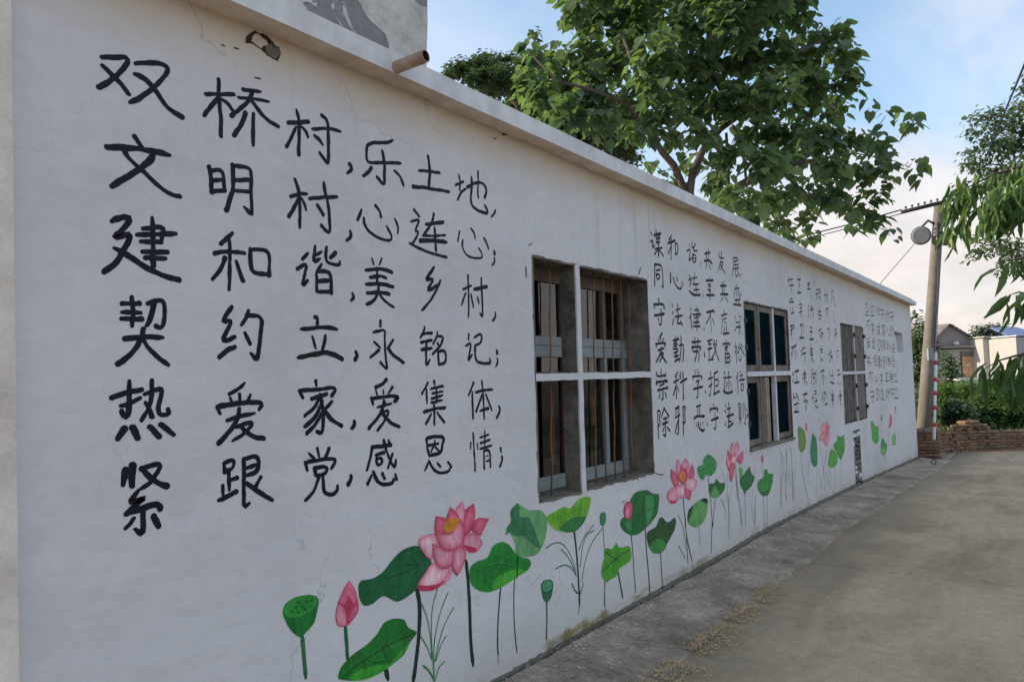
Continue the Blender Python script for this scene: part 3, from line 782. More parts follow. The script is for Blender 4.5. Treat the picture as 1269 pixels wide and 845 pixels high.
# ------------------------------------------------------------------ the writing, read off stroke by stroke (crop origin, crop scale, strokes)
A1, A2, A3, A4, A5, A6 = (110, 60, 5.283), (110, 160, 5.283), (110, 250, 5.283), (110, 350, 5.283), (110, 460, 5.283), (110, 540, 5.283)
B1, B2, B3, B4, B5, B6 = [(350, y, 7.044) for y in (120, 210, 290, 380, 460, 530)]
C1, C2, C3, C4, C5, C6 = [(490, y, 8.453) for y in (180, 250, 320, 390, 460, 520)]
D1, D2, D3, D4 = [(800, y, 9.393) for y in (280, 350, 410, 460)]
E1, E2, E3 = [(965, y, 14.09) for y in (335, 390, 450)]
NEAR = [
(A1, "85,60 160,60 235,58 258,75 250,110 170,190 110,230 65,255; 90,115 165,190 215,235 262,300@1.2; 305,102 400,95 490,105 525,135 500,180 415,265 340,325 270,355; 300,170 370,200 430,270 490,360 540,410 610,450"),
(A1, "850,205 850,320 862,420 866,575; 765,300 860,302 950,303; 845,330 755,440; 870,335 910,360 940,405; 1010,270 1125,285@.8; 1068,285 1060,330 1000,390 935,442; 980,322 1080,330 1180,350@.8; 1065,345 1120,420 1180,480 1240,512; 1025,425 1005,500 950,570; 1078,430 1075,635"),
(A2, "300,50 345,120; 118,118 240,122 380,138 530,172@1.25; 235,140 250,185 330,255 400,320 480,395 545,435 595,442; 425,150 405,205 340,260 250,315 150,375@1.25"),
(A2, "788,248 800,310 805,410; 795,275 870,262 885,330 888,405; 805,335 885,332; 805,410 890,402; 940,235 945,330 945,400 900,530; 940,238 1050,250 1065,300 1060,400 1070,560 1060,556 1015,510@.9; 950,335 1055,332; 950,405 1060,408"),
(A3, "150,130 190,110 255,98 270,115 230,175 155,240 205,235 262,205 275,225 245,290 190,380 150,425 100,460; 165,305 230,335 330,405 430,460 520,500 590,512@1.15; 415,105 420,260 422,420; 355,178 485,162 490,200 475,265; 315,218 440,212 570,210; 340,262 475,265; 350,328 515,330; 370,368 500,372"),
(A3, "940,205 910,240 865,275@1.15; 825,340 870,325 940,325 1020,338; 918,235 925,350 918,575; 890,370 860,450 810,508; 965,390 985,450 1010,515; 1055,310 1058,390 1068,470 1178,478; 1055,315 1130,312 1185,335 1180,480"),
(A4, "218,140 330,138; 215,195 340,200; 212,238 345,240; 282,95 290,200 283,285; 385,138 430,120 490,115 500,180 490,270 470,300 440,285; 425,135 415,210 378,280; 358,305 350,360 290,460 190,532; 235,368 350,355 485,360; 350,370 400,440 460,500 520,540"),
(A4, "935,160 905,200 868,265 940,240 905,320 868,385 920,375 955,358@.95; 955,422 900,445 855,488@1.15; 1045,185 1040,220 998,278; 1035,215 1135,215 1125,350 1105,500 1090,500 1060,465; 1022,330 1040,365 1055,400"),
(A5, "150,172 240,140 345,120@1.15; 265,65 268,180 262,290 235,305 215,260; 210,225 260,215 335,175; 412,60 410,170 390,250 345,320; 365,150 430,125 485,105 465,180 450,270 480,290 530,280 518,248; 370,205 400,250 415,295; 232,378 190,440@1.3; 285,370 320,435@1.4; 398,365 460,425@1.3; 470,350 555,415@1.2"),
(A5, "1020,75 980,115 920,148@.9; 925,172 940,208@.8; 985,150 990,195@.8; 1058,152 1040,190@.8; 840,232 860,275; 842,232 960,212 1090,200 1140,212 1115,250; 905,320 980,295 1085,275; 985,245 980,300 930,385 850,470; 960,365 1075,325 1060,370 1000,420 940,455@.9; 985,355 1030,400 1080,430 1145,440"),
(A6, "240,225 225,320@1.4; 285,195 285,325@1.35; 345,215 400,195 480,180 440,250 400,310 335,350; 350,220 410,280 460,310 510,328@1.15; 325,355 290,400 260,440 325,420 385,395 320,440 245,510@.9; 245,510 340,475 450,440 465,475@1.2; 355,480 355,600 350,650 300,610@1.15; 295,540 270,580 240,605@1.15; 425,525 455,590@1.4"),
(A6, "885,185 890,235; 885,180 955,150 945,215 895,230; 915,235 920,355; 925,290 970,275; 877,325 880,390; 850,420 900,400 965,365@1.15; 1015,150 1015,300 1012,470 1050,440; 1015,150 1115,125 1105,240 1030,258; 1030,208 1105,185; 1035,310 1100,360 1200,420@1.15; 1125,270 1090,335"),
(B1, "122,115 145,200 145,350 142,505; 50,230 140,230 225,218@1.1; 120,265 75,360 35,435; 165,265 205,300 220,350@1.1; 345,165 385,195 400,270 400,450 400,585 385,575 325,490; 260,285 390,275 510,305@.8; 280,340 320,370 350,420; 585,590 605,620 600,640 565,665@1.2"),
(B1, "960,380 930,400 740,402 735,480 735,560 760,578 880,575 1035,582@.9; 870,475 890,560 890,690 890,780 825,700; 775,620 745,665 705,690; 975,645 1030,695 1058,780"),
(B2, "108,88 135,150 148,250 152,400 150,508@.85; 72,238 140,215 215,215@.85; 140,255 100,340 55,412; 165,255 190,300 205,355@.85; 360,115 370,200 395,280 410,420 415,545 395,550 340,490@.9; 238,255 340,245 478,240; 305,315 355,395@1.1; 590,540 602,575 590,600 560,620@1.2"),
(B2, "688,355 655,440; 710,425 715,490 780,570 870,610 955,625 950,570 908,495@.8; 812,318 850,360 860,415@.9; 980,432 1010,500 1005,560@.8"),
(B3, "220,170 175,220; 130,305 215,255 195,350 165,470 220,405@.9; 285,105 275,180 268,255 330,215@.95; 285,190 340,155; 385,115 375,190 385,240 430,265 500,275 500,240@.9; 460,165 420,205; 340,265 300,325; 295,335 300,500; 300,330 400,325 425,370 425,515; 305,412 420,405; 300,505 425,505@1.15; 610,520 625,545 620,560 600,578@1.1"),
(B3, "780,212 795,265@.8; 865,215 845,270@.8; 725,315 860,300 955,335; 765,378 850,365 905,385@.9; 825,300 828,440@.9; 730,440 850,430 965,460; 740,515 850,508 930,525; 838,460 835,520 790,590 735,612; 845,520 900,595 970,638@.8"),
(B4, "285,90 310,88 303,145@1.1; 162,195 300,182 400,178 475,198@1.1; 260,260 292,370@.8; 375,250 365,320 345,390; 135,445 250,420 340,402 430,405 520,458@1.15; 640,395 655,425 635,462@1.2"),
(B4, "855,125 855,170@.9; 790,225 900,195 890,280 900,440 915,548 900,540 855,485@.85; 800,308 855,358@.9; 840,380 765,445; 965,290 920,360@.8; 920,360 960,420 1055,488@.9"),
(B5, "292,85 295,130@1.1; 148,170 178,230@.9; 148,172 300,158 430,140 475,155 430,210; 255,238 385,198; 325,205 290,310 195,390; 350,260 290,400 195,480; 345,360 290,460 215,540@.9; 335,240 355,330 355,480 345,545 300,525@1.15; 430,265 370,330; 365,340 430,430 515,475@1.15; 625,440 630,465 605,495@1.2"),
(B5, "905,75 870,115 815,140; 815,165 828,205@.8; 880,165 882,195@.7; 958,140 925,190@.9; 775,235 790,290; 780,240 900,218 1025,215 980,258; 825,315 950,280@.8; 885,265 860,370 755,495; 870,355 935,335 900,420 830,515@.85; 870,365 940,450 1020,485@.9"),
(B6, "230,220 280,270@.9; 305,178 320,250@.8; 405,182 375,258@1.1; 195,300 215,370@.9; 200,305 340,275 480,265 425,355@1.05; 280,350 290,405; 280,350 400,335 375,405 295,415; 320,415 280,550 200,632; 350,400 355,480 365,575 430,585 480,550 480,505; 595,420 600,445 575,490@1.2"),
(B6, "785,165 765,270 735,370; 785,170 945,150; 885,110 905,200 940,290 985,360 990,280@.85; 925,110 932,125@1.1; 960,230 920,350@.85; 815,238 885,215; 820,265 825,325 870,310 865,260 820,268@.85; 775,415 745,488; 790,385 820,455 870,498 960,485 970,450@1.05; 872,400 890,440@.9; 985,405 995,450@.9"),
(C1, "340,120 362,250 350,440@1.1; 245,268 350,272 460,292@.9; 185,435 350,450 560,488@1.1"),
(C1, "662,310 680,380 672,470@.8; 630,420 710,380@.9; 650,575 690,490 735,458@.9; 755,440 810,405 890,385 945,430 955,480 935,550; 795,335 800,450 785,560 800,640 870,690 965,720 960,680 935,630; 865,275 868,400 858,500 870,555@.8; 1045,685 1035,720 1002,752@.8"),
(C2, "195,85 248,155@.8; 160,212 235,185 250,200 200,320 245,300 225,370 175,445@.8; 150,435 230,480 380,545 535,580@.95; 320,238 500,215@1.1; 400,125 385,220 295,350@.8; 290,355 400,360 525,352@.8; 260,412 400,405 535,425@1.15; 408,270 425,515@.9"),
(C2, "670,315 655,415@.7; 708,395 695,470 730,545 790,590 915,595 905,540 870,485@.75; 790,280 830,330 835,395@.8; 925,380 955,430 975,495@.8; 1035,520 1038,545; 1035,590 1045,620 1015,665@.8"),
(C3, "405,95 360,160 305,240 415,205 320,350 400,310 440,280@.95; 470,230 430,340 360,455 275,548@.8"),
(C3, "758,185 768,400 765,620@.8; 710,325 795,285@.8; 735,370 690,495@.75; 790,380 818,515@.75; 898,210 905,400 918,630 885,575@.8; 825,328 955,300@1.1; 860,410 875,475@.8; 1045,570 1050,610 1020,652@.9"),
(C4, "305,125 300,175 262,238@.9; 295,200 380,190; 270,290 380,268; 275,365 380,348; 325,280 320,400 320,550 360,468@.8; 440,175 430,240 395,305@.8; 435,225 510,225 470,330 390,410@.8; 440,300 465,345@.7; 445,395 455,520@.8; 445,390 510,365 530,430 525,505 455,520@.85"),
(C4, "768,205 765,260@.8; 735,325 795,290 775,400 755,500 800,420@.8; 825,240 905,185 900,300 835,320@.85; 835,320 832,420 845,490 900,508 1000,512 985,455@.9; 1062,375 1065,400@1.1; 1065,460 1075,490 1050,545@.9"),
(C5, "338,120 310,180 278,235@.8; 325,185 330,335@.8; 405,105 410,140@.9; 370,185 495,155@.8; 385,232 495,210@.8; 380,285 495,250@.8; 380,325 490,300@.8; 430,170 430,320@.8; 300,425 400,390 520,380; 405,335 408,560@.8; 375,445 320,548@.8; 435,430 475,490 510,530@.8"),
(C5, "818,120 765,250@.8; 805,210 812,495@.85; 905,105 920,250 930,500@.7; 838,220 930,195 1015,192@.9; 905,250 845,420@.8; 945,245 980,330 1010,410@.8; 885,415 970,390@.9; 1085,370 1100,400 1060,490@1.1"),
(C6, "325,205 335,300 355,385@.9; 325,195 400,175 515,175 490,270 475,350 355,378; 355,265 450,250@.8; 412,210 410,260 370,335@.8; 410,275 455,325@.7; 345,450 305,535@.9; 350,430 390,510 450,560 560,545 570,510@.95; 440,455 470,490@.8; 550,445 585,495@.8"),
(C6, "812,140 825,340 835,535@.8; 790,240 785,305@.7; 855,245 862,305@.7; 885,185 975,155@.8; 935,115 935,290@.7; 890,245 990,210@.8; 885,305 1005,268@.9; 925,330 930,510@.8; 925,325 990,310 995,495@.8; 945,385 970,375@.6; 945,435 975,425@.6; 1100,300 1105,340@1.2; 1115,385 1120,420 1095,485@.9"),
]
MID = [
(D1, "60,75 75,110@.8; 60,185 85,160 80,270 100,225@.8; 100,110 175,90; 120,50 135,200@.7; 160,80 155,195@.7; 125,150 165,140; 125,195 165,185; 110,270 190,255; 150,200 150,350@.8; 145,275 105,330@.7; 155,275 205,350@.8"),
(D1, "300,110 275,160; 260,205 340,175; 300,150 295,385@.8; 290,250 265,320@.7; 345,205 350,320@.8; 345,200 375,210 375,330 345,325@.8"),
(D1, "505,200 510,240@.7; 480,295 525,265 510,370 500,410 535,375@.7; 540,190 535,260 570,240@.7; 580,210 545,290 600,290@.7; 545,330 545,425 585,420 590,340 545,335@.7; 550,380 585,375@.6; 640,420 642,450@.7"),
(D1, "685,325 750,310; 705,290 710,400@.6; 728,265 735,400@.6; 680,410 740,400 775,440@1.1; 710,440 700,495@.6; 735,445 755,500@.7"),
(D1, "855,310 850,370 910,375@.7; 880,300 885,370 850,510@.7; 875,425 910,415 875,510@.7; 865,440 925,550@.8"),
(D1, "1020,375 1075,370 1075,405 1025,415@.8; 1025,380 1020,500 1005,585@.6; 1030,455 1080,450@.6; 1045,430 1045,500@.5; 1065,430 1065,495@.5; 1025,500 1090,490@.7; 1045,500 1050,600 1075,570@.7; 1060,500 1105,600@.7; 1115,560 1120,575@.6"),
(D1, "105,450 105,695@.8; 105,450 190,455 200,600 205,730 190,695@.8; 125,520 165,510@.8; 125,560 130,620 165,615 160,560 125,565@.8"),
(D1, "290,555 290,655; 320,600 345,690 400,745 420,710@.8; 358,595 370,640@.8; 425,655 432,690@.8"),
(D1, "510,565 518,595@.7; 505,630 540,600 515,700@.8; 510,760 560,810 635,800; 540,610 600,600@.7; 570,545 560,680@.6; 550,680 615,675@.7; 560,745 620,740@.8; 585,680 590,800@.6; 668,795 670,820@.7"),
(D1, "738,590 742,625@.7; 705,635 785,635; 730,680 755,680 755,710 730,705 730,680@.7; 725,745 765,740 745,770@.8; 710,805 800,805@1.1; 745,770 750,860@.7"),
(D1, "870,700 940,695; 890,660 895,780@.6; 912,640 915,780@.6; 870,795 960,795@1.1; 905,827 880,872@.6; 930,827 955,882@.7"),
(D2, "1035,75 1085,65@.7; 1060,30 1045,70 1030,160@.6; 1060,100 1060,160@.6; 1075,80 1100,190@.6; 1115,130 1090,180@.6; 1040,205 1100,200@.8; 1025,255 1110,265; 1055,205 1055,255@.6; 1085,205 1085,255@.6"),
(D2, "152,190 153,230@.8; 100,255 105,300@.8; 100,255 215,250 215,300; 105,385 215,365@1.1; 178,310 185,430 180,505 160,480@.8; 145,415 155,440@.7"),
(D2, "305,250 315,280@.7; 310,340 320,370@.7; 325,430 315,490@.8; 350,325 405,305@.7; 372,245 378,390@.7; 345,400 430,385@.9; 385,400 360,480 420,475@.8; 405,445 430,500@.7"),
(D2, "530,285 520,330@.7; 535,350 510,410@.7; 525,400 535,540@.7; 565,325 620,310 620,400@.7; 550,375 640,370@.8; 565,410 620,405@.7; 560,465 620,460@.8; 550,510 635,510@.9; 598,280 598,570@.7; 680,530 680,560@.7"),
(D2, "715,350 790,325 800,345; 760,360 710,475@.7; 755,390 765,575@.5; 775,415 800,495@.7"),
(D2, "912,325 915,375@.7; 885,385 945,365@.8; 895,390 885,595@.6; 905,430 940,415@.6; 920,455 940,480@.6; 918,510 918,590@.6; 942,505 942,590@.6; 905,595 970,590"),
(D2, "1080,350 1085,380@.5; 1045,395 1050,420@.7; 1085,400 1110,395@.5; 1050,465 1095,460@.6; 1065,520 1110,515@.9; 1045,560 1055,520@.8; 1090,480 1095,605@.6; 1110,420 1105,450@.5; 1128,595 1130,605@.5"),
(D3, "190,30 165,75@.9; 145,100 155,125@.7; 175,90 180,120@.7; 210,85 200,115@.7; 120,150 125,195@.8; 120,155 235,135 225,170; 145,225 215,200@.9; 185,190 170,270 120,370@.8; 170,255 215,250 190,310 160,360@.7; 175,270 245,370@.9"),
(D3, "320,110 385,95@.9; 345,70 345,125@.7; 368,65 365,120@.7; 325,150 370,140 370,175 325,180 325,150@.7; 320,210 380,205 375,245 325,255@.8; 335,295 385,285@.8; 340,355 385,325@.9; 355,120 355,350@.7; 395,170 445,150 440,260 435,350@.8; 410,65 415,200 395,360@.8"),
(D3, "540,135 640,120; 572,80 575,165@.9; 610,90 605,165@.9; 540,185 545,225@.8; 540,190 645,180 635,215; 555,240 630,235 615,355@.8; 600,210 595,270 570,360@.8; 685,260 687,300@.9"),
(D3, "720,120 775,100@.9; 745,115 725,160 765,150@.8; 740,190 740,330@.7; 725,215 770,200; 730,340 790,330@.8; 800,110 790,170@.8; 790,160 825,150@.7; 825,110 815,230 765,330@.7; 800,190 855,350@.8"),
(D3, "935,110 937,135@.7; 900,155 905,180@.7; 900,150 985,145 975,170@.9; 925,185 955,180@.8; 925,205 950,200 950,225 925,228 925,205@.7; 925,265 930,375@.8; 925,265 980,255 980,365@.8; 930,315 980,305@.7; 930,370 980,365@.8; 955,260 955,365@.6"),
(D3, "1045,140 1050,165@.6; 1035,190 1065,180 1040,260@.7; 1055,200 1058,380@.7; 1065,230 1075,260@.6; 1095,155 1080,200@.6; 1110,160 1130,190@.6; 1100,190 1075,270@.7; 1105,195 1150,280@.8; 1085,310 1095,350 1115,340 1110,290@.7"),
(D3, "180,440 182,520@.8; 125,480 130,535 235,515@.8; 235,480 232,520@.7; 125,615 130,580; 125,600 260,575 245,600; 160,640 215,615@.8; 140,690 255,660; 200,665 205,810 185,790@.8; 170,720 155,780@.7; 225,715 245,775@.8"),
(D3, "375,480 345,530@.8; 325,600 385,565@.8; 355,520 358,790@.8; 350,650 325,745@.8; 370,650 385,700@.7; 400,470 410,520@.6; 395,520 410,550; 405,600 480,555; 435,480 440,790@.9"),
(D3, "570,460 580,500@.6; 598,445 602,490@.6; 625,460 615,500@.6; 550,535 555,575@.7; 550,530 665,520 645,570@.9; 585,590 630,570 605,630@.7; 555,680 665,645; 605,630 610,780 590,770@.8; 695,690 697,715@.8"),
(D3, "755,480 765,600 755,760 740,745@.8; 730,560 785,540@.8; 735,650 775,620@.8; 795,500 840,470; 800,500 800,740@.8; 805,570 850,560 845,640 810,640@.8; 795,735 860,700"),
(D3, "915,480 920,500; 905,550 940,530 915,600 920,690@.7; 910,700 950,730 1010,705@1.2; 940,545 1000,535@.7; 965,475 970,690@.6; 955,590 935,660@.6; 985,590 1000,650@.6"),
(D3, "1075,480 1055,555@.7; 1070,540 1078,715@.7; 1105,470 1110,500@.6; 1090,525 1130,510@.7; 1090,575 1150,565@.9; 1120,530 1120,560@.5; 1110,620 1112,700 1140,690 1140,610 1110,620@.7"),
(D4, "140,465 150,790@.8; 140,465 175,450 160,560 175,580 155,640@.8; 215,430 185,530@.8; 220,440 275,530; 205,555 250,540@.8; 195,615 260,590@.9; 230,560 235,770 210,735@.8; 215,650 200,700@.8; 250,650 285,700@.9"),
(D4, "345,435 390,410@.9; 360,430 350,500@.7; 345,540 400,505@.9; 385,420 385,740 360,720@.8; 380,560 345,710@.8; 435,420 440,745@.8; 435,420 465,405 450,500 465,590 445,605@.8"),
(D4, "590,410 640,395@.9; 605,410 605,500@.7; 630,405 630,500@.7; 565,550 600,520 685,520; 595,610 590,640@.7; 610,590 620,660 665,700 685,670; 635,600 645,640@.7; 665,590 668,610@.7; 715,610 718,635@.8"),
(D4, "790,385 795,415@.8; 750,440 755,480@.8; 750,440 845,425 835,465; 765,570 845,540; 805,480 820,600 815,680 795,660@.8"),
(D4, "930,385 935,410@.8; 925,460 935,480; 935,590 925,630@.8; 950,440 990,425@.8; 968,370 972,500@.8; 945,525 1020,500; 980,520 955,590 1000,580; 960,655 1018,605@.9; 965,580 960,655@.8"),
(D4, "1085,385 1090,560@.7; 1080,385 1110,365 1110,560@.8; 1098,420 1098,560 1090,630@.6; 1100,540 1115,600@.6; 1135,365 1135,540@.6; 1155,390 1165,620 1145,600@.7; 1178,440 1180,460; 1190,500 1180,530"),
]
FAR = [
(E1, "175,100 178,270@.6; 160,176 185,166; 195,160 250,155@.8; 215,110 225,240@.5; 195,265 255,260@.9; 225,290 225,380@.7"),
(E1, "190,490 190,600@.6; 215,505 240,495; 190,555 260,550; 200,640 195,720@.6; 215,750 265,740@.8; 245,640 240,720@.6"),
(E1, "320,160 380,165; 355,170 350,380@.7; 360,270 380,265@.7; 330,395 390,390"),
(E1, "370,530 375,570@.5; 355,600 400,590 400,625@.7; 370,660 400,655@.8; 355,740 405,710@.8; 385,690 390,760 370,810@.6; 400,770 420,830@.5"),
(E1, "500,230 545,230@.9; 505,270 540,265@.8; 500,330 545,325; 520,210 520,320@.5; 555,380 570,490@.6; 565,300 560,340@.5; 615,165 618,235@1.1"),
(E1, "515,600 520,830@.7; 560,620 600,690@.8; 550,690 600,680@.8; 575,600 580,760@.7; 550,780 560,830@.6; 600,740 600,830@.6"),
(E1, "650,340 725,335@.8; 655,400 660,530@.6; 650,420 720,380@.7; 725,360 725,540@.6; 680,450 720,490@.5"),
(E1, "705,640 710,700@.8; 680,720 740,720@.8; 690,770 750,800@.8; 720,700 715,830@.7; 700,850 740,850@.7"),
(E1, "800,300 805,560@.5; 835,340 840,360@.7; 795,440 850,420@.8; 835,430 835,570@.6; 850,430 852,545@.6"),
(E1, "820,675 865,665@.8; 845,680 850,800@.9; 840,700 825,760@.5"),
(E1, "925,360 920,575@.7; 925,360 955,350 965,480 975,600 1000,640@.6; 940,430 955,520@.5"),
(E1, "935,710 940,730@.8; 965,740 970,820@.7; 1020,800 1022,820@.7; 958,845 966,900 985,905@.7"),
(E2, "200,200 240,190; 215,180 220,380@.7; 205,280 235,250; 245,190 275,180 270,230 245,240@.7; 240,220 225,360@.5"),
(E2, "370,190 415,165; 430,170 430,330@.6; 400,180 400,390@.7; 365,415 400,395 445,405"),
(E2, "545,225 585,220@.8; 550,300 585,295; 568,300 570,420@.7; 540,430 610,425@1.1"),
(E2, "710,260 720,370@.7; 700,280 750,240@.8; 740,310 780,330; 745,350 720,400@.6; 765,330 750,430@.6; 668,450 672,470@.6"),
(E2, "850,250 885,240@.9; 900,250 895,350 865,430@.6; 868,290 870,320@.7"),
(E2, "975,260 1005,255; 970,290 970,400@.5; 1000,250 1000,450@.5; 985,320 1010,315@.8; 980,360 1010,355@.8"),
(E2, "225,580 310,525@1.1; 235,590 230,770@.6; 265,560 255,650@.5; 285,560 290,800@.6; 310,640 320,740@.6; 215,680 240,665@.6"),
(E2, "385,640 415,600@.8; 430,540 430,600@.6; 425,590 460,580@.8; 410,690 475,660; 400,620 400,750@.5; 455,680 460,830@.7"),
(E2, "550,600 590,595@.9; 560,540 568,640@.6; 550,650 590,645@.8; 550,700 600,690@.8; 575,640 580,720 560,810@.7; 575,740 615,830@.6"),
(E2, "740,550 745,640@.6; 725,610 770,605@.8; 730,660 765,655@.7; 725,720 730,790 770,800 775,750@.7"),
(E2, "870,600 875,700@.6; 865,700 900,670@.7; 905,640 925,635@.8; 905,730 940,720; 920,650 920,740 890,830@.7; 930,750 945,830@.6"),
(E2, "1010,640 1010,830@.6; 1020,640 1045,625@.8; 1035,690 1050,740@.6; 1020,590 1020,620@.5"),
(E3, "245,150 240,230 270,180@.7; 280,150 350,125@1.1; 310,190 312,330@.7; 275,345 355,325@1.1; 255,270 245,340@.6"),
(E3, "415,190 415,330@.6; 450,120 455,330@.7; 430,180 475,170@.8; 435,260 475,250@.8; 440,210 475,205@.8; 470,300 500,370@.7; 450,310 455,370@.6"),
(E3, "590,100 575,120 570,370@.6; 590,190 640,180@.8; 605,150 640,330@.6; 600,260 620,250@.8; 645,130 655,370@.6; 600,370 620,340@.7"),
(E3, "740,145 795,120; 770,150 780,380@.6; 770,200 745,260@.6; 790,210 800,270@.6"),
(E3, "880,120 890,180@.7; 930,110 960,300@.7; 900,180 890,250@.7; 910,220 950,210@.7; 905,320 935,350 965,345"),
(E3, "1020,125 1060,120@.8; 1020,210 1080,190@.8; 1050,150 1050,240@.6; 1035,320 1045,350@.7; 1060,370 1075,365@.7; 1090,315 1095,340@.7"),
(E3, "255,520 260,660@.8; 300,520 350,640@.8; 320,520 320,600@.7; 260,600 300,590@.7; 265,730 345,695; 285,780 290,845@.6; 320,760 320,845@.6; 270,855 345,845"),
(E3, "430,550 500,530@1.1; 460,480 465,530@.6; 455,560 460,640 430,690@.7; 480,640 510,690@.7; 440,660 500,650@.7; 465,680 465,840@.6; 485,680 485,800@.6"),
(E3, "600,510 600,700@.7; 580,610 605,590@.8; 625,490 660,480@.9; 630,540 660,530@.8; 640,600 660,640@.8; 635,670 670,655; 640,730 650,770 685,765@.8"),
(E3, "755,580 760,680@.7; 770,500 775,650@.7; 795,500 800,600 795,670@.7; 800,520 830,510 825,620@.7; 805,720 850,710"),
(E3, "900,490 905,530@.6; 915,560 965,550@.8; 938,480 940,640@.7; 925,600 960,590@.8; 920,640 965,635@.8; 935,650 930,750@.7; 960,650 960,780@.6"),
(E3, "1040,530 1045,680@.6; 1065,470 1080,500@.8; 1060,550 1095,540@.8; 1060,580 1100,575@.8; 1065,620 1090,640@.8; 1080,540 1080,750@.7"),
]
for (o_, s_) in NEAR: character(*o_, s_, 1.12)
for (o_, s_) in MID: character(*o_, s_, 1.38)
for (o_, s_) in FAR: character(*o_, s_, 1.5)
# fourth group: too small to read in the photograph, painted by the same brush
def refit(entry, bx_):
    (ox, oy, sc), s = entry; P = parse(s)
    xs = [x for pts, k in P for x, z in pts]; zs = [z for pts, k in P for x, z in pts]
    x0, x1, z0, z1 = min(xs), max(xs), min(zs), max(zs)
    X0, X1, Z0, Z1 = bx_
    bm = bmesh.new(); y = -.0015
    for pts, k in P:
        q = [wallpt(X0 + (x - x0) / (x1 - x0) * (X1 - X0), Z0 + (z - z0) / (z1 - z0) * (Z1 - Z0)) for x, z in pts]
        ribbon(bm, q, BRUSH * 1.0 * k, y); y -= .00008
    obj('painted_character', bm, WALL, MT['ink'])
g4 = [11, 28, 29, 33, 25, 12, 15, 26, 18, 22, 7, 23, 34, 14, 21, 30, 35, 13, 3, 27, 19, 31, 20, 32, 15, 17, 26, 9, 24, 16, 12, 21, 8, 25, 33, 28]
TOPS = [[(1074.3, 374, 391), (1081, 375.5, 392), (1087.7, 379, 391), (1093.2, 382, 395), (1099.5, 384, 399), (1105, 384.5, 398)],
        [(1075.8, 396.5, 413), (1082, 399, 414), (1089, 400, 415.5), (1094.6, 401, 416), (1100.7, 404, 417), (1105.4, 402, 418)],
        [(1076, 417, 431), (1083, 418, 434), (1090, 420, 435), (1095.5, 421, 436), (1101.5, 422.5, 435.5), (1106.6, 424, 438)],
        [(1077, 440, 454), (1084.5, 440, 454.5), (1090.5, 440.5, 456), (1096.8, 442, 456.5), (1102.6, 442.5, 454), (1107.2, 441, 455)],
        [(1079, 461, 477), (1086.5, 461, 477), (1093, 461, 477), (1099, 460, 475), (1104.5, 460, 475), (1110, 462, 473)],
        [(1081, 482, 498), (1088, 481, 496), (1094, 481, 496), (1100.3, 481, 496), (1105.5, 480, 494), (1110.8, 478, 494)]]
i = 0
for row in TOPS:
    for (x, z0, z1) in row:
        refit(MID[g4[i]], (x - 2.5, x + 2.5, z0, z1)); i += 1

# ------------------------------------------------------------------ the painted lotus pond
G1, G2, G3, G4, G8 = (330, 690, 5.636), (430, 600, 5.636), (570, 600, 5.636), (660, 560, 5.636), (480, 695, 5.636)
G5, G6, G7 = (800, 530, 7.044), (830, 580, 7.044), (960, 500, 7.044)
def srgb(r, g, b2):
    f = lambda c: (c / 255 / 12.92) if c / 255 <= .04045 else ((c / 255 + .055) / 1.055) ** 2.4
    return (f(r), f(g), f(b2))
DG, MG, BG, LG, YG = srgb(26, 98, 58), srgb(32, 128, 62), srgb(48, 156, 52), srgb(104, 172, 96), srgb(124, 190, 60)
OL, DK, TE = srgb(108, 146, 72), srgb(48, 84, 52), srgb(36, 122, 92)
PD, PM, PL, PW = srgb(200, 58, 94), srgb(226, 112, 138), srgb(240, 166, 184), srgb(248, 206, 214)
BK, SG, OR, TAN = srgb(30, 52, 42), srgb(52, 108, 66), srgb(222, 150, 40), srgb(140, 140, 96)
LAYER = [-.0018]
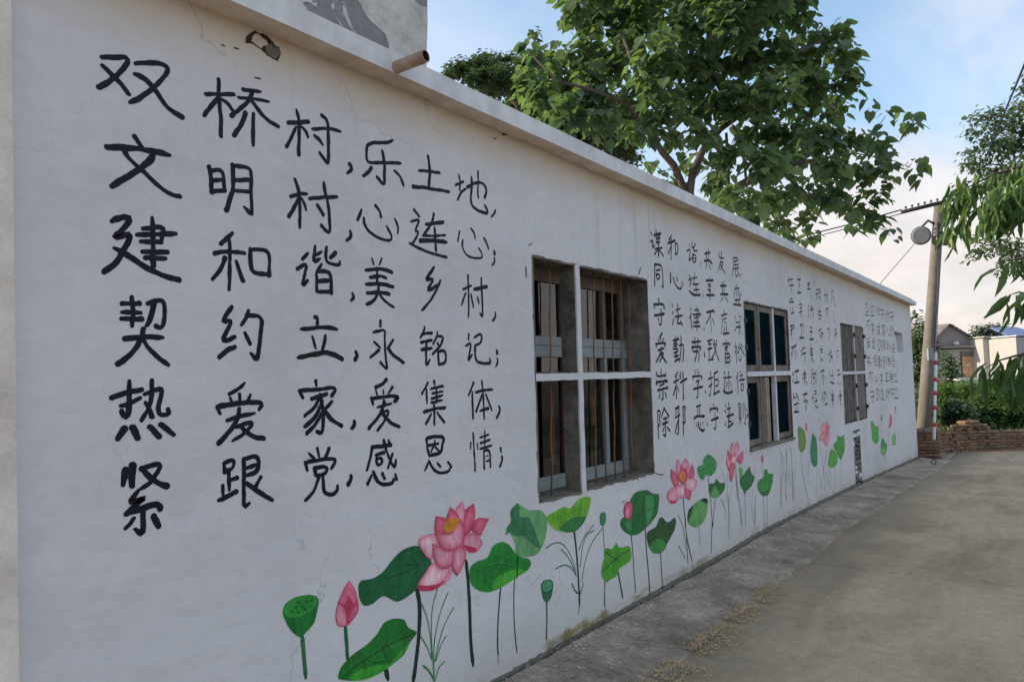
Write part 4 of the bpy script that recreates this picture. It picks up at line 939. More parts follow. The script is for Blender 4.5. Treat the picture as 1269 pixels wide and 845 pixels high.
class Motif:
    def __init__(s, name):
        s.name = name; s.bm = bmesh.new(); s.cl = s.bm.loops.layers.float_color.new('paint')
        s.y = LAYER[0]
    def wp(s, crop, pts):
        ox, oy, sc = crop
        return [wallpt(ox + x / sc, oy + z / sc) for x, z in pts]
    def poly(s, crop, st, edge, inner=None, cen=None, sm=1, rag=0.0):
        pts = outline([tuple(float(v) for v in p.split(',')) for p in st.split()])
        P = s.wp(crop, pts); y = s.y; s.y -= .00008
        inner = inner or tuple(min(1, c * 1.12) for c in edge)
        if cen: c = s.wp(crop, [cen])[0]
        else:
            A = 0; cx_ = cz_ = 0
            for (a, b2), (c_, d) in zip(P, P[1:] + P[:1]):
                k = a * d - c_ * b2; A += k; cx_ += (a + c_) * k; cz_ += (b2 + d) * k
            c = (cx_ / (3 * A), cz_ / (3 * A))
        n = len(P); sg = [((P[i][0] - c[0]) * (P[(i + 1) % n][1] - c[1]) - (P[(i + 1) % n][0] - c[0]) * (P[i][1] - c[1])) for i in range(n)]
        star = all(v > -1e-7 for v in sg) or all(v < 1e-7 for v in sg)
        bm = s.bm
        if star:
            rings = []
            for t in (1, .72, .36):
                rings.append([bm.verts.new((c[0] + (x - c[0]) * t, y, c[1] + (z - c[1]) * t)) for x, z in P])
            cv = bm.verts.new((c[0], y, c[1]))
            colr = [edge, tuple(edge[k] * .45 + inner[k] * .55 for k in range(3)), inner]
            for q in (0, 1):
                for i in range(n):
                    f = bm.faces.new((rings[q][i], rings[q][(i + 1) % n], rings[q + 1][(i + 1) % n], rings[q + 1][i]))
                    for lp, cc in zip(f.loops, (colr[q], colr[q], colr[q + 1], colr[q + 1])): lp[s.cl] = cc + (1,)
            for i in range(n):
                f = bm.faces.new((rings[2][i], rings[2][(i + 1) % n], cv))
                for lp in f.loops: lp[s.cl] = inner + (1,)
        else:
            vs = [bm.verts.new((x, y, z)) for x, z in P]
            for tri in tessellate_polygon([[Vector((x, z, 0)) for x, z in P]]):
                try: f = bm.faces.new([vs[k] for k in tri])
                except ValueError: continue
                for lp in f.loops: lp[s.cl] = edge + (1,)
        return s
    def line(s, crop, st, col, w=.5):
        for pts, k in parse(st):
            ribbon(s.bm, s.wp(crop, pts), BRUSH * k * w, s.y, (.7, .5), s.cl, col, .12); s.y -= .00008
        return s
    def done(s):
        bmesh.ops.recalc_face_normals(s.bm, faces=s.bm.faces)
        return obj(s.name, s.bm, WALL, MT['paint'])
def stem(crop, st, col=BK, w=1.0, name='painted_stem'):
    m = Motif(name); m.line(crop, st, col, w); m.done()
def reeds(crop, st, col=TAN, w=.42):
    m = Motif('painted_reeds'); m.line(crop, st, col, w); m.done()

# stems and grasses first, blades over them
LAYER[0] = -.0008
stem(G1, "250,555 262,680 275,845", SG, 1.25)
stem(G1, "552,480 560,600 568,720", DG, 1.25)
stem(G1, "835,790 850,850", BK, 1.9)
stem(G8, "205,190 228,300 222,500 205,660 180,850", BK, 1.65)
stem(G8, "550,0 565,150 575,330 580,560 600,730", BK, 1.55)
stem(G8, "790,190 772,400 768,600 775,660@1; 768,600 775,712@.4", BK, .75)
stem(G8, "905,-60 888,120 882,250 885,450 905,640", BK, .6)
stem(G8, "1112,280 1115,400 1110,550", BK, .8)
stem(G3, "795,310 815,480 830,700 835,845@1; 833,845 828,900@.5", BK, 1.2)
stem(G3, "998,290 1010,480 1010,700 1012,860", SG, .6)
stem(G3, "1100,595 1138,795", BK, 1.1)
stem((640, 700, 5.77), "660,110 630,120 628,295", BK, .4)
stem(G4, "688,575 700,700 708,845 720,980", BK, .75)
stem(G4, "785,520 795,700 810,845 818,985", BK, 1.0)
stem(G4, "893,700 900,845 910,960", BK, .9)
stem(G4, "1052,315 1062,450 1075,600 1115,765@1; 1066,460 1085,780@.8", BK, 1.0)
stem(G4, "1160,515 1170,650", SG, .6)
stem(G4, "1015,440 1055,520 1072,680; 1050,520 1050,650@.6; 1020,655 1065,740@1.1", OL, .7, 'painted_grass')
stem(G5, "545,415 560,560 575,720 585,870; 608,605 600,700 585,870@.9", BK, .85)
stem(G6, "370,450 360,745", BK, .9)
stem(G5, "785,320 800,480 820,660 840,860@1; 775,300 790,480 800,640@.6", BK, .7)
stem(G5, "865,560 868,600 872,860@.7", BK, .8)
stem(G5, "1025,590 1040,860; 1060,585 1060,860; 1018,300 1018,400", SG, .7)
stem(G8, "350,190 310,330 305,480 315,680; 425,215 375,330 330,520 320,690; 465,320 400,430 350,600 330,700; 240,300 280,400 300,520 310,680; 410,520 370,590 335,700; 230,520 280,600 310,690; 250,730 290,760 325,830@1.6; 400,700 355,740 335,830; 320,680 325,845@1.6", srgb(70, 134, 84), .45, 'painted_grass')
stem(G3, "600,445 660,405 720,410 780,500 810,620; 705,450 760,510 800,600; 665,590 720,560 770,570 815,640; 935,280 860,370 830,460; 935,320 880,350 850,450 840,580; 1000,300 920,400 870,540 850,680; 780,690 800,740 825,760@1.6; 860,690 850,740 835,770@1.3", srgb(64, 124, 96), .5, 'painted_grass')
reeds(G5, "1180,200 1215,330 1185,500 1185,690; 1228,190 1225,640; 1260,330 1235,480; 720,590 730,700 735,845; 660,620 700,720; 940,700 955,845; 955,330 960,845@.6; 715,380 710,600@.6; 655,350 700,470@.6; 930,500 935,600@.6")
reeds(G6, "505,240 515,400 510,500 515,610@1.6; 455,270 480,380 490,470; 745,250 740,540@1.5; 705,290 725,470; 540,140 520,300@.7; 970,60 965,340@1.2; 1010,40 1015,290@1.2; 1070,30 1080,270@1.5; 1040,60 1060,160; 575,60 600,300@.7; 620,350 630,540@.8", srgb(128, 128, 78))
stem(G7, "230,420 232,560 265,710 295,845@1.1; 365,540 362,800@.6; 295,500 292,640@.5; 580,490 582,740@.8; 527,550 530,740@.6; 895,350 895,590@.5; 957,450 985,530@.9; 930,30 935,290@.7; 1050,90 1048,240@.7", SG, .75)
reeds(G7, "50,400 65,500 50,845; 105,390 100,600 95,845@1.3; 130,370 150,440 150,600 160,845@1.6; 400,400 430,600 440,760; 460,400 420,600 405,750; 380,560 410,740; 440,600 490,740; 180,500 170,820@.7; 470,560 485,640; 750,480 760,590; 790,300 795,520; 825,420 825,550; 1090,200 1100,420@1.2; 1115,220 1135,370; 995,260 1000,470@1.3; 1020,360 1015,450; 775,230 780,380; 720,400 740,420; 1070,150 1075,330@.6; 300,260 296,480@.5", srgb(118, 112, 84), .5)

LAYER[0] = -.0018
# lotus leaf behind the big flower
m = Motif('painted_leaf')
m.poly(G2, "80,700 100,670 180,655 250,610 320,520 400,450 500,430 560,500 590,550 560,620 480,735 350,818 255,778 180,830 120,845 85,790", DG, None, (350, 650), 2)
m.line(G2, "500,560 400,620 250,660@1; 500,560 430,500; 500,560 450,700; 500,560 400,560", srgb(18, 70, 44), .35); m.done()
m = Motif('painted_seed_pod')
m.poly(G1, "115,390 130,330 200,280 300,262 350,275 365,300 355,370 330,460 270,530 240,560 180,520 140,460", srgb(24, 112, 44), srgb(30, 122, 50), None, 2)
m.poly(G1, "122,380 160,310 240,272 330,268 356,300 335,350 250,405 160,420", srgb(52, 160, 62), srgb(44, 146, 56), None, 2)
for x, z in ((205, 350), (240, 330), (285, 310), (320, 300), (180, 380), (225, 385), (270, 365), (310, 345), (255, 350), (220, 315)):
    m.line(G1, f"{x-5},{z} {x+5},{z-3}", DG, .7)
m.done()
m = Motif('painted_bud')
m.poly(G1, "578,162 615,220 640,310 640,380 590,450 535,485 495,475 482,400 500,315 540,220", PD, srgb(214, 70, 104), None, 1)
m.poly(G1, "578,168 610,220 630,300 604,325 575,262 542,330 508,308 542,225", PM, PW, None, 1)
m.poly(G1, "500,320 540,352 556,470 500,472 484,400", PM, PL, None, 1)
m.poly(G1, "640,310 641,380 572,476 562,430 600,352", PD, PM, None, 1)
m.done()
m = Motif('painted_leaf')
m.poly(G1, "500,830 520,770 590,690 700,610 770,540 820,460 880,430 960,435 990,490 1048,520 1040,545 980,620 900,720 800,800 700,850 600,862 505,850", srgb(34, 118, 44), None, (760, 680), 2)
m.poly(G1, "560,850 640,790 760,755 860,740 930,660 1010,580 960,680 890,740 800,805 700,850 620,862", srgb(60, 160, 50), None, (800, 775), 1)
m.line(G1, "1040,530 900,590 800,640 620,760 520,850@1; 800,640 870,560@.7; 800,640 850,720 740,740@.8", srgb(20, 78, 34), .4); m.done()

def flower(petals, crop, name='painted_flower', extra=None):
    m = Motif(name); m.y = -.0028
    for st, e_, i_ in petals:
        if e_ == 'line': m.line(crop, st, i_, .22)
        else:
            m.poly(crop, st, e_, i_, None, 1)
    m.done()
flower([
 ("760,170 803,115 820,170 825,240 800,330 760,240", PM, PL), ("885,130 892,200 880,300 825,362 810,280 825,180", PD, PM),
 ("990,238 960,300 930,360 870,320 905,240", PD, PM), ("720,155 780,220 765,280 690,260", PD, PM),
 ("618,220 690,240 740,330 620,352 608,300", PD, PM), ("495,395 560,350 610,345 630,410 600,450 590,532 540,490", PM, PW),
 ("820,360 880,335 920,365 945,410 900,470 850,470 800,415", PM, PL), ("802,418 860,432 900,445 900,470 850,472", PD, PD),
 ("725,590 720,650 670,695 645,690 700,630", PM, PL), ("600,545 650,585 725,580 700,640 650,690 580,735 500,735 488,702 540,620", PM, PW),
 ("488,700 560,705 640,690 690,665 640,715 580,742 505,738", PD, PD),
 ("590,410 640,430 700,460 745,450 742,540 700,585 640,578 600,510", PD, PL),
 ("745,450 800,430 828,480 810,560 766,642 730,590", PD, PL),
 ("790,235 818,310 805,420 730,462 670,455 630,400 616,345 690,345 740,320", PD, PL),
 ("690,250 740,232 782,240 755,305 700,338 675,310", OR, srgb(206, 128, 30)),
], G2)
m = Motif('painted_leaf')
m.poly(G3, "65,610 75,570 120,535 190,510 230,430 290,400 340,420 390,485 420,505 480,520 495,555 470,600 390,650 300,710 200,752 120,735 75,690", srgb(36, 144, 52), srgb(28, 126, 46), (270, 580), 2)
m.poly(G3, "240,665 300,620 390,590 470,600 390,650 300,710 220,740", srgb(70, 168, 52), None, None, 2)
m.line(G3, "282,540 340,500 ; 282,540 250,470; 282,540 180,560; 282,540 240,640; 282,540 360,560", srgb(60, 164, 74), .25)
m.line(G3, "400,510 396,655", BK, .7); m.done()
m = Motif('painted_leaf')
m.poly(G3, "400,130 430,150 480,180 555,178 600,220 605,320 580,420 530,490 450,505 395,495 380,400 345,340 318,355 325,300 355,260 350,190", srgb(112, 172, 112), None, (470, 330), 1)
m.poly(G3, "400,130 415,160 420,225 480,230 510,290 560,440 540,440 480,400 440,360 385,362 345,335 318,355 330,300 355,255 355,180", srgb(58, 122, 82), None, (420, 300), 1)
m.done()
m = Motif('painted_leaf')
m.poly(G3, "605,225 660,190 720,155 770,165 830,100 880,85 912,95 910,140 880,230 800,325 740,332 680,325 625,280", YG, srgb(100, 170, 50), (760, 240), 1)
m.poly(G3, "690,312 740,260 800,230 885,226 850,285 800,328 740,334", srgb(50, 124, 62), None, None, 1)
m.line(G3, "760,200 700,190; 760,200 860,130; 760,200 680,240; 760,200 790,150", srgb(76, 148, 40), .25); m.done()
m = Motif('painted_seed_pod')
m.poly(G3, "975,215 990,195 1015,200 1018,250 1000,295 980,280", srgb(62, 132, 84), None, None, 1); m.done()
m = Motif('painted_seed_pod')
m.poly(G3, "565,700 590,668 640,668 650,710 635,790 605,828 580,800", srgb(44, 108, 74), None, None, 1)
m.poly(G3, "575,700 600,674 638,680 640,720 605,745 577,735", srgb(84, 156, 114), None, None, 1)
m.line(G3, "590,700 610,690 ; 620,715 635,700; 592,725 610,722", srgb(36, 96, 64), .4); m.done()
m = Motif('painted_leaf')
m.poly(G3, "985,610 1010,500 1015,445 1060,450 1090,405 1115,440 1180,430 1195,470 1190,530 1110,590 1090,640 1010,670", srgb(90, 172, 56), srgb(80, 160, 50), (1070, 530), 1)
m.line(G3, "1010,470 1085,520; 1180,455 1085,520; 1085,520 990,610; 1085,520 1065,630; 1085,520 1120,540", srgb(26, 70, 40), .4); m.done()
m = Motif('painted_leaf')
m.poly(G4, "612,510 625,460 690,440 680,340 720,280 800,265 840,290 880,295 880,360 865,440 800,520 740,570 690,580 640,555", srgb(34, 112, 54), srgb(40, 124, 60), (750, 430), 1)
m.poly(G4, "785,330 800,300 835,305 845,350 830,450 800,520 785,430", srgb(66, 152, 84), None, None, 1)
m.line(G4, "750,430 700,320; 750,430 720,540; 750,430 860,380; 750,430 700,470", srgb(28, 92, 46), .3)
m.poly(G4, "640,490 690,470 692,560 660,540", srgb(70, 140, 80), None, None, 1); m.done()
m = Motif('painted_bud'); m.y = -.0034
m.poly(G4, "660,345 690,355 692,430 670,480 640,450 635,390", PD, PM, None, 1); m.poly(G4, "655,360 672,400 665,470 645,440", PM, PL, None, 1); m.done()
m = Motif('painted_leaf'); m.y = -.0030
m.poly(G4, "800,560 860,520 885,460 905,455 940,490 990,455 1000,480 990,540 930,650 890,705 840,700 805,640", srgb(44, 86, 46), srgb(52, 98, 52), (890, 590), 1)
m.poly(G4, "815,660 880,600 932,652 890,705 840,700", srgb(66, 142, 66), None, None, 1)
m.line(G4, "880,600 820,570; 880,600 900,500; 880,600 980,500", srgb(28, 60, 34), .3); m.done()
flower([
 ("935,300 970,250 1010,250 1035,290 1000,352 960,357", PM, PL), ("1010,45 1035,90 1050,150 1010,170 998,110", PM, PL),
 ("1065,38 1095,90 1090,170 1040,180 1035,100", PM, PL), ("1112,80 1128,130 1120,190 1085,180", PD, PM),
 ("965,115 1010,165 1020,262 990,240 965,180", PD, PM), ("1145,200 1135,250 1105,275 1065,250 1070,190 1110,180", PM, PW),
 ("1000,240 1060,235 1058,310 1010,332", PM, PW), ("1060,250 1105,280 1095,335 1060,310", PD, PM),
 ("1035,100 1070,120 1080,170 1050,230 1020,200 1015,160", PD, PM), ("1022,150 1058,145 1060,195 1045,212 1027,190", OR, srgb(224, 140, 70)),
 ("960,335 1000,340 995,357 962,357", PD, PD),
], G4)
m = Motif('painted_leaf'); m.y = -.0026
m.poly(G4, "1080,460 1110,380 1160,335 1215,325 1220,400 1195,480 1140,525 1090,500", srgb(98, 164, 90), None, None, 1)
m.poly(G4, "1080,460 1090,400 1122,372 1108,430 1085,482", srgb(44, 82, 56), None, None, 1)
m.poly(G4, "1172,342 1190,322 1220,328 1218,362 1195,350", srgb(30, 62, 42), None, None, 1); m.done()
m = Motif('painted_leaf')
m.poly(G5, "455,340 500,320 505,270 540,230 570,240 615,290 615,360 570,420 530,410 500,460 475,440 455,390", srgb(62, 148, 78), None, (540, 345), 1)
m.line(G5, "545,340 545,250; 545,340 605,310; 545,340 470,380; 545,340 580,400", srgb(36, 104, 60), .3); m.done()
m = Motif('painted_leaf')
m.poly(G5, "555,490 600,480 615,440 650,480 690,480 685,540 640,595 610,610 570,595 550,550", srgb(46, 104, 56), None, (620, 540), 1)
m.poly(G5, "565,590 600,500 640,560 640,590 605,612", srgb(96, 160, 92), None, None, 1); m.done()
flower([
 ("700,260 722,300 715,345 742,360 722,372 705,320", PD, PM), ("715,190 740,230 760,280 742,292 715,250", PD, PM),
 ("755,120 775,160 770,260 745,230 740,170", PM, PL), ("800,115 815,170 790,262 770,220 780,150", PM, PL),
 ("848,200 850,270 830,320 795,290 800,260", PD, PM), ("700,260 742,290 745,350 718,352", PM, PL),
 ("740,300 772,300 765,420 748,472 730,430", PD, PM), ("760,240 792,250 785,292 758,312 740,290", PM, PW),
], G5)
m = Motif('painted_leaf')
m.poly(G5, "812,350 825,335 850,370 845,400 825,450", srgb(96, 170, 84), None, None, 1)
m.poly(G5, "825,440 860,400 905,335 925,400 952,430 920,510 865,555 835,520 822,480", srgb(46, 112, 62), None, None, 1)
m.poly(G5, "850,545 880,545 866,590", srgb(46, 112, 62), None, None, 1); m.done()
m = Motif('painted_leaf')
m.poly(G5, "975,490 990,455 1025,430 1035,370 1055,358 1075,400 1110,400 1110,450 1090,540 1060,590 1020,590 985,550", srgb(52, 142, 64), srgb(62, 154, 72), (1040, 490), 1)
m.poly(G5, "1000,565 1060,545 1085,545 1060,590 1020,592", srgb(70, 106, 52), None, None, 1); m.done()
m = Motif('painted_bud'); m.poly(G5, "1008,240 1025,245 1028,290 1018,312 1008,290", PD, PM, None, 1); m.done()
m = Motif('painted_leaf'); m.poly(G7, "200,220 215,200 260,240 272,320 265,390 235,425 212,400 205,300", srgb(104, 146, 70), None, None, 1)
m.line(G7, "218,205 240,300 235,420", srgb(84, 120, 56), .35); m.done()
m = Motif('painted_leaf'); m.poly(G7, "330,255 360,300 370,400 370,530 345,550 320,510 310,400", srgb(42, 126, 82), srgb(52, 138, 92), None, 1); m.done()
m = Motif('painted_leaf')
m.poly(G7, "515,350 540,330 548,270 570,290 605,270 610,400 580,495 555,460 515,380", srgb(74, 158, 70), None, None, 1)
m.poly(G7, "470,480 490,400 510,400 548,460 540,530 500,560 468,540", srgb(86, 170, 74), None, None, 1)
m.line(G7, "560,380 565,290; 560,380 600,400; 560,380 530,350; 575,430 600,430", srgb(44, 112, 50), .35); m.done()
flower([
 ("400,195 420,190 425,250 412,262 404,240", PM, PL), ("430,160 445,200 440,280 425,260 415,200", PM, PL), ("455,145 465,200 455,280 442,240", PM, PM),
 ("470,185 478,200 478,290 458,300", PM, PL), ("390,290 412,255 435,300 420,320 395,322", PM, PL), ("425,290 480,270 470,330 455,372 440,362 425,325", PM, PL),
], G7)
m = Motif('painted_bud'); m.poly(G7, "270,160 285,190 280,245 268,220", PD, PM, None, 1); m.done()
m = Motif('painted_leaf'); m.poly(G7, "838,160 855,150 880,200 905,190 908,330 880,350 855,320 845,240", srgb(82, 164, 86), None, (875, 260), 1); m.done()
m = Motif('painted_leaf'); m.poly(G7, "925,400 930,320 945,295 965,340 980,350 975,420 955,450 930,430", srgb(62, 148, 84), None, None, 1); m.poly(G7, "925,400 955,390 972,420 955,450 932,430", srgb(110, 180, 96), None, None, 1); m.done()
m = Motif('painted_leaf'); m.poly(G7, "1020,290 1045,250 1058,280 1055,360 1030,362", srgb(128, 182, 104), None, None, 1); m.done()
m = Motif('painted_flower'); m.poly(G7, "1010,80 1025,130 1020,180 1005,215 993,205 1002,170 1003,130", PD, PM, None, 1); m.done()
m = Motif('painted_bud'); m.poly(G7, "1055,10 1062,40 1058,90 1050,60", PD, PM, None, 1); m.done()
m = Motif('painted_seed_pod'); m.poly(G7, "925,110 940,105 940,150 928,145", TAN, None, None, 1); m.done()

# hand-sized chips, scrapes and a rag-rimmed hole in the render
dk, gy = srgb(46, 44, 44), srgb(96, 92, 88)
HC = (270, 0, 4.227)
def chips(crop, st, w):
    for one in st.split(';'):
        m = Motif('plaster_chip'); m.y = -.0008; m.line(crop, one, dk, w); m.done()
chips(HC, "195,408 225,415; 85,252 110,258; 735,355 752,360; 890,428 910,420 1000,412; 20,235 35,245; 450,198 458,202", .45)
chips((560, 90, 4.227), "265,325 300,322@2; 218,348 235,344; 345,215 362,217; 0,125 100,180 230,240; 280,262 350,298 430,322 510,345@.8", .4)
chips((640, 300, 6.503), "1000,205 985,265@2; 75,200 78,285@2; 95,28 125,12", .45)
chips((640, 510, 6.503), "1115,490 1150,508 1185,505; 975,530 980,555@1.6", .5)
# ragged crater where something was torn out: sunk mortar with a broken rim
def crater(st, mat, y):
    P = [wallpt(270 + float(p.split(',')[0]) / 4.227, float(p.split(',')[1]) / 4.227) for p in st.split()]
    out = []
    for (a, b2), (c, d) in zip(P, P[1:] + P[:1]):
        for k in range(6):
            t = k / 6; x = a + (c - a) * t; z = b2 + (d - b2) * t
            out.append((x + .006 * fbm(x * 60, z * 60, 1), z + .006 * fbm(x * 60, z * 60, 5)))
    bm = bmesh.new(); vs = [bm.verts.new((x, y, z)) for x, z in out]
    for tri in tessellate_polygon([[Vector((x, z, 0)) for x, z in out]]):
        try: bm.faces.new([vs[k] for k in tri])
        except ValueError: pass
    bmesh.ops.recalc_face_normals(bm, faces=bm.faces)
    obj('plaster_crater', bm, WALL, mat)
crater("142,225 150,185 190,168 235,178 275,205 300,240 318,250 330,275 322,300 312,322 270,300 240,272 190,240 165,228", MT['hole'], -.0018)
crater("172,215 182,190 205,180 238,200 262,225 262,238 240,240 225,258 195,238", MT['wall'], -.0024)
crater("246,240 275,236 300,250 318,262 322,285 306,310 275,296 248,272", MT['grime'], -.0030)
p_ = wallpt(773, 619); obj('old_nail', box(p_[0] - .02, p_[0] + .02, -.03, -.001, p_[1] - .006, p_[1] + .006, .002), WALL, MT['white'])
# ------------------------------------------------------------------ ground, road, apron
def gz(x, y):
    r = math.hypot(x, y)
    z = lerp(ZROAD, x) - .06
    if x > 20.5: z = -.35 + min(1.08, (x - 20.5) * .043)
    return z
def ground_mesh():
    bm = bmesh.new()
    xs = [-900, -300, -100, -40, -15, -5, 0, 5, 7.5, 11.4, 14, 17, 19, 20.5, 22, 25, 30, 36, 42, 48, 60, 90, 200, 500, 1500]
    ys = [-900, -300, -80, -30, -15, -8, -6.6, -4, -2, 0, 2, 6, 12, 25, 60, 150, 400, 1200]
    V = [[bm.verts.new((x, y, gz(x, y) + (0 if -7 < y < 3 and x < 20 else .05 * fbm(x * .1, y * .1)))) for y in ys] for x in xs]
    for i in range(len(xs) - 1):
        for j in range(len(ys) - 1): bm.faces.new((V[i][j], V[i + 1][j], V[i + 1][j + 1], V[i][j + 1]))
    return bm
struct('ground', ground_mesh(), MT['soil'])

road = empty('road'); road['kind'] = 'structure'
def slab(x0, x1, y0, y1, n=14):
    bm = bmesh.new(); m = 16
    def h(x, y):
        e = min(x - x0, x1 - x, y - y0, y1 - y)
        return lerp(ZROAD, x) + .006 * fbm(x * .7, y * .7, 2) - (.008 if e < .004 else 0)
    def ax(a, b2, k): return [a, a + .012] + [a + (b2 - a) * i / k for i in range(1, k)] + [b2 - .012, b2]
    X, Y = ax(x0, x1, n), ax(y0, y1, m)
    V = [[bm.verts.new((x, y, h(x, y))) for y in Y] for x in X]
    for i in range(len(X) - 1):
        for j in range(len(Y) - 1): f = bm.faces.new((V[i][j], V[i + 1][j], V[i + 1][j + 1], V[i][j + 1])); f.smooth = True
    per = [V[i][0] for i in range(len(X))] + [V[-1][j] for j in range(1, len(Y))] + [V[i][-1] for i in range(len(X) - 2, -1, -1)] + [V[0][j] for j in range(len(Y) - 2, 0, -1)]
    lo = [bm.verts.new(v.co - Vector((0, 0, .09))) for v in per]
    for k in range(len(per)): bm.faces.new((per[k], lo[k], lo[(k + 1) % len(per)], per[(k + 1) % len(per)]))
    obj('slab', bm, road, MT['road'])
JX = [-13.65, -8.65, -3.65, 1.35, 6.35, 11.35, 16.35, 20.0]
for a, b2 in zip(JX, JX[1:]):
    for c, d in ((-6.5, -3.62), (-3.61, -.50)):
        slab(a + .006, b2 - .006, c, d)
slab(17.06, 20.0, -.49, 1.4)

def apron_mesh():
    bm = bmesh.new(); n, m = 620, 26; x0, x1 = -3.0, 17.05; rows = []
    for i in range(n + 1):
        x = x0 + (x1 - x0) * i / n; zb = lerp(ZBASE, x) + .004; zr = lerp(ZROAD, x)
        wd = -.60 + .05 * fbm(x * .8, 1, 1) + .03 * fbm(x * 3.3, 4, 1)
        row = []
        for j in range(m + 1):
            t = j / m; y = -.004 + (wd + .004) * t ** 1.15
            z = zb * (1 - t) ** 1.2 + (zr + .010) * (1 - (1 - t) ** 1.2)
            z += .007 * fbm(x * 4, y * 4, 1) + .0055 * fbm(x * 17, y * 17, 3, 3) * (1 - .3 * t)
            if j == 0: z -= .045
            if j == 1: z -= .012 + .012 * fbm(x * 6, 2, 2)
            if t > .93: z -= .030 * ((t - .93) / .07) ** 1.5
            row.append(bm.verts.new((x, y, z)))
        rows.append(row)
    for r1, r2 in zip(rows, rows[1:]):
        for j in range(m): f = bm.faces.new((r1[j], r1[j + 1], r2[j + 1], r2[j])); f.smooth = True
    return bm
struct('wall_apron', apron_mesh(), MT['apron'])

def scatter_bits(name, n, mat, fn, size, label, cat):
    vs, fs = [], []
    for _ in range(n):
        x, y, z = fn(); s = size * random.uniform(.4, 1.3); a = random.uniform(0, math.pi)
        dx, dy = math.cos(a) * s, math.sin(a) * s; wx, wy = -dy * .28, dx * .28
        k = len(vs); t = random.uniform(-.3, .5) * s
        vs += [(x - dx, y - dy, z + .001), (x + wx, y + wy, z + .004), (x + dx, y + dy, z + .003 + max(0, t)), (x - wx, y - wy, z + .002), (x, y, z + .007)]
        fs += [(k, k + 3, k + 4), (k + 3, k + 2, k + 4), (k + 2, k + 1, k + 4), (k + 1, k, k + 4)]
    me = D.meshes.new(name); me.from_pydata(vs, [], fs)
    o = obj(name, me, None, mat); tag(o, label, cat, None, 'stuff'); return o
def straw_pt():
    while True:
        x = random.choice((random.gauss(4.35, .35), random.gauss(3.7, .3), random.gauss(5.1, .3), random.uniform(2.6, 9)))
        if 2.2 < x < 10 and fbm(x * 2.2, 1.3, 6) > -.25: break
    y = -.585 + abs(random.gauss(0, .05)) * random.choice((-1.5, .8)) + .03 * fbm(x * 3, 1, 1)
    return x, y, lerp(ZROAD, x) + .008 + (.012 if y > -.6 else 0)
scatter_bits('dry_leaf_litter', 4200, MT['straw'], straw_pt, .0095, 'brown husks and dry leaf bits drifted along the foot of the apron', 'leaf litter')
def crumb_pt():
    x = random.uniform(2.4, 13); t = min(.98, abs(random.gauss(0, .42)))
    y = -.02 - .55 * t
    return x, y, lerp(ZBASE, x) * (1 - t) ** 1.2 + (lerp(ZROAD, x) + .018) * (1 - (1 - t) ** 1.2) + .006
scatter_bits('lime_crumbs', 2600, MT['pebble'], crumb_pt, .0075, 'pale crumbs of lime and plaster fallen on the apron', 'debris')
def scuff_pt():
    x = random.uniform(3.5, 15); y = random.uniform(-3.4, -.7)
    return x, y, lerp(ZROAD, x) + .003
scatter_bits('road_grit', 420, MT['pebble'], scuff_pt, .006, 'scattered grit and fallen bits lying on the concrete road', 'debris')

# ------------------------------------------------------------------ low curved brick wall, pier and loose bricks
bmesh_b = []
for k in range(4):
    bm = box(-.118, .118, -.055, .055, -.0265, .0265, .004, .003)
    me = D.meshes.new('brick'); bm.to_mesh(me); bm.free(); me.materials.append(MT['brick']); bmesh_b.append(me)
def brick(loc, rz, parent, sc=(1, 1, 1), tilt=0):
    o = D.objects.new('brick', random.choice(bmesh_b)); COL.objects.link(o); o.parent = parent
    o.location = loc; o.rotation_euler = (tilt, random.uniform(-.02, .02), rz); o.scale = sc
    return o
BW = empty('brick_wall'); tag(BW, 'low curved dry brick wall between the end of the road and the garden', 'wall')
path = [(18.35, -.16), (18.9, -.33), (19.45, -.72), (19.85, -1.3), (20.1, -2.0), (20.25, -2.8), (20.3, -3.6), (20.3, -4.6), (20.3, -5.4)]
path = chaikin(path, 2)
L = [0]
for p, q in zip(path, path[1:]): L.append(L[-1] + math.hypot(q[0] - p[0], q[1] - p[1]))
def onpath(s):
    for i in range(len(L) - 1):
        if s <= L[i + 1]:
            t = (s - L[i]) / (L[i + 1] - L[i]); p, q = path[i], path[i + 1]
            return p[0] + (q[0] - p[0]) * t, p[1] + (q[1] - p[1]) * t, math.atan2(q[1] - p[1], q[0] - p[0])
    p, q = path[-2], path[-1]; return q[0], q[1], math.atan2(q[1] - p[1], q[0] - p[0])
for c in range(7):
    s = .12 * (c % 2) + random.uniform(0, .03)
    while s < L[-1]:
        x, y, a = onpath(s); n = (-math.sin(a), math.cos(a)); j = random.uniform(-.014, .014)
        if not (c == 6 and random.random() < .12):
            brick((x + n[0] * j, y + n[1] * j, -.30 + .032 + c * .0655 + random.uniform(-.003, .003)), a + random.uniform(-.04, .04), BW)
        s += .246
bm = bmesh.new(); rows = []
for i in range(30):
    x, y, a = onpath(L[-1] * i / 29); n = (-math.sin(a), math.cos(a))
    rows.append([bm.verts.new((x + n[0] * w, y + n[1] * w, z)) for w, z in ((-.040, -.32), (-.040, .10), (.15, .10), (.15, -.32))])
for r1, r2 in zip(rows, rows[1:]):
    for k in range(4): bm.faces.new((r1[k], r1[(k + 1) % 4], r2[(k + 1) % 4], r2[k]))
obj('rubble_core', bm, BW, simple('dark_mortar', (.055, .045, .035), .95, .4, 12))

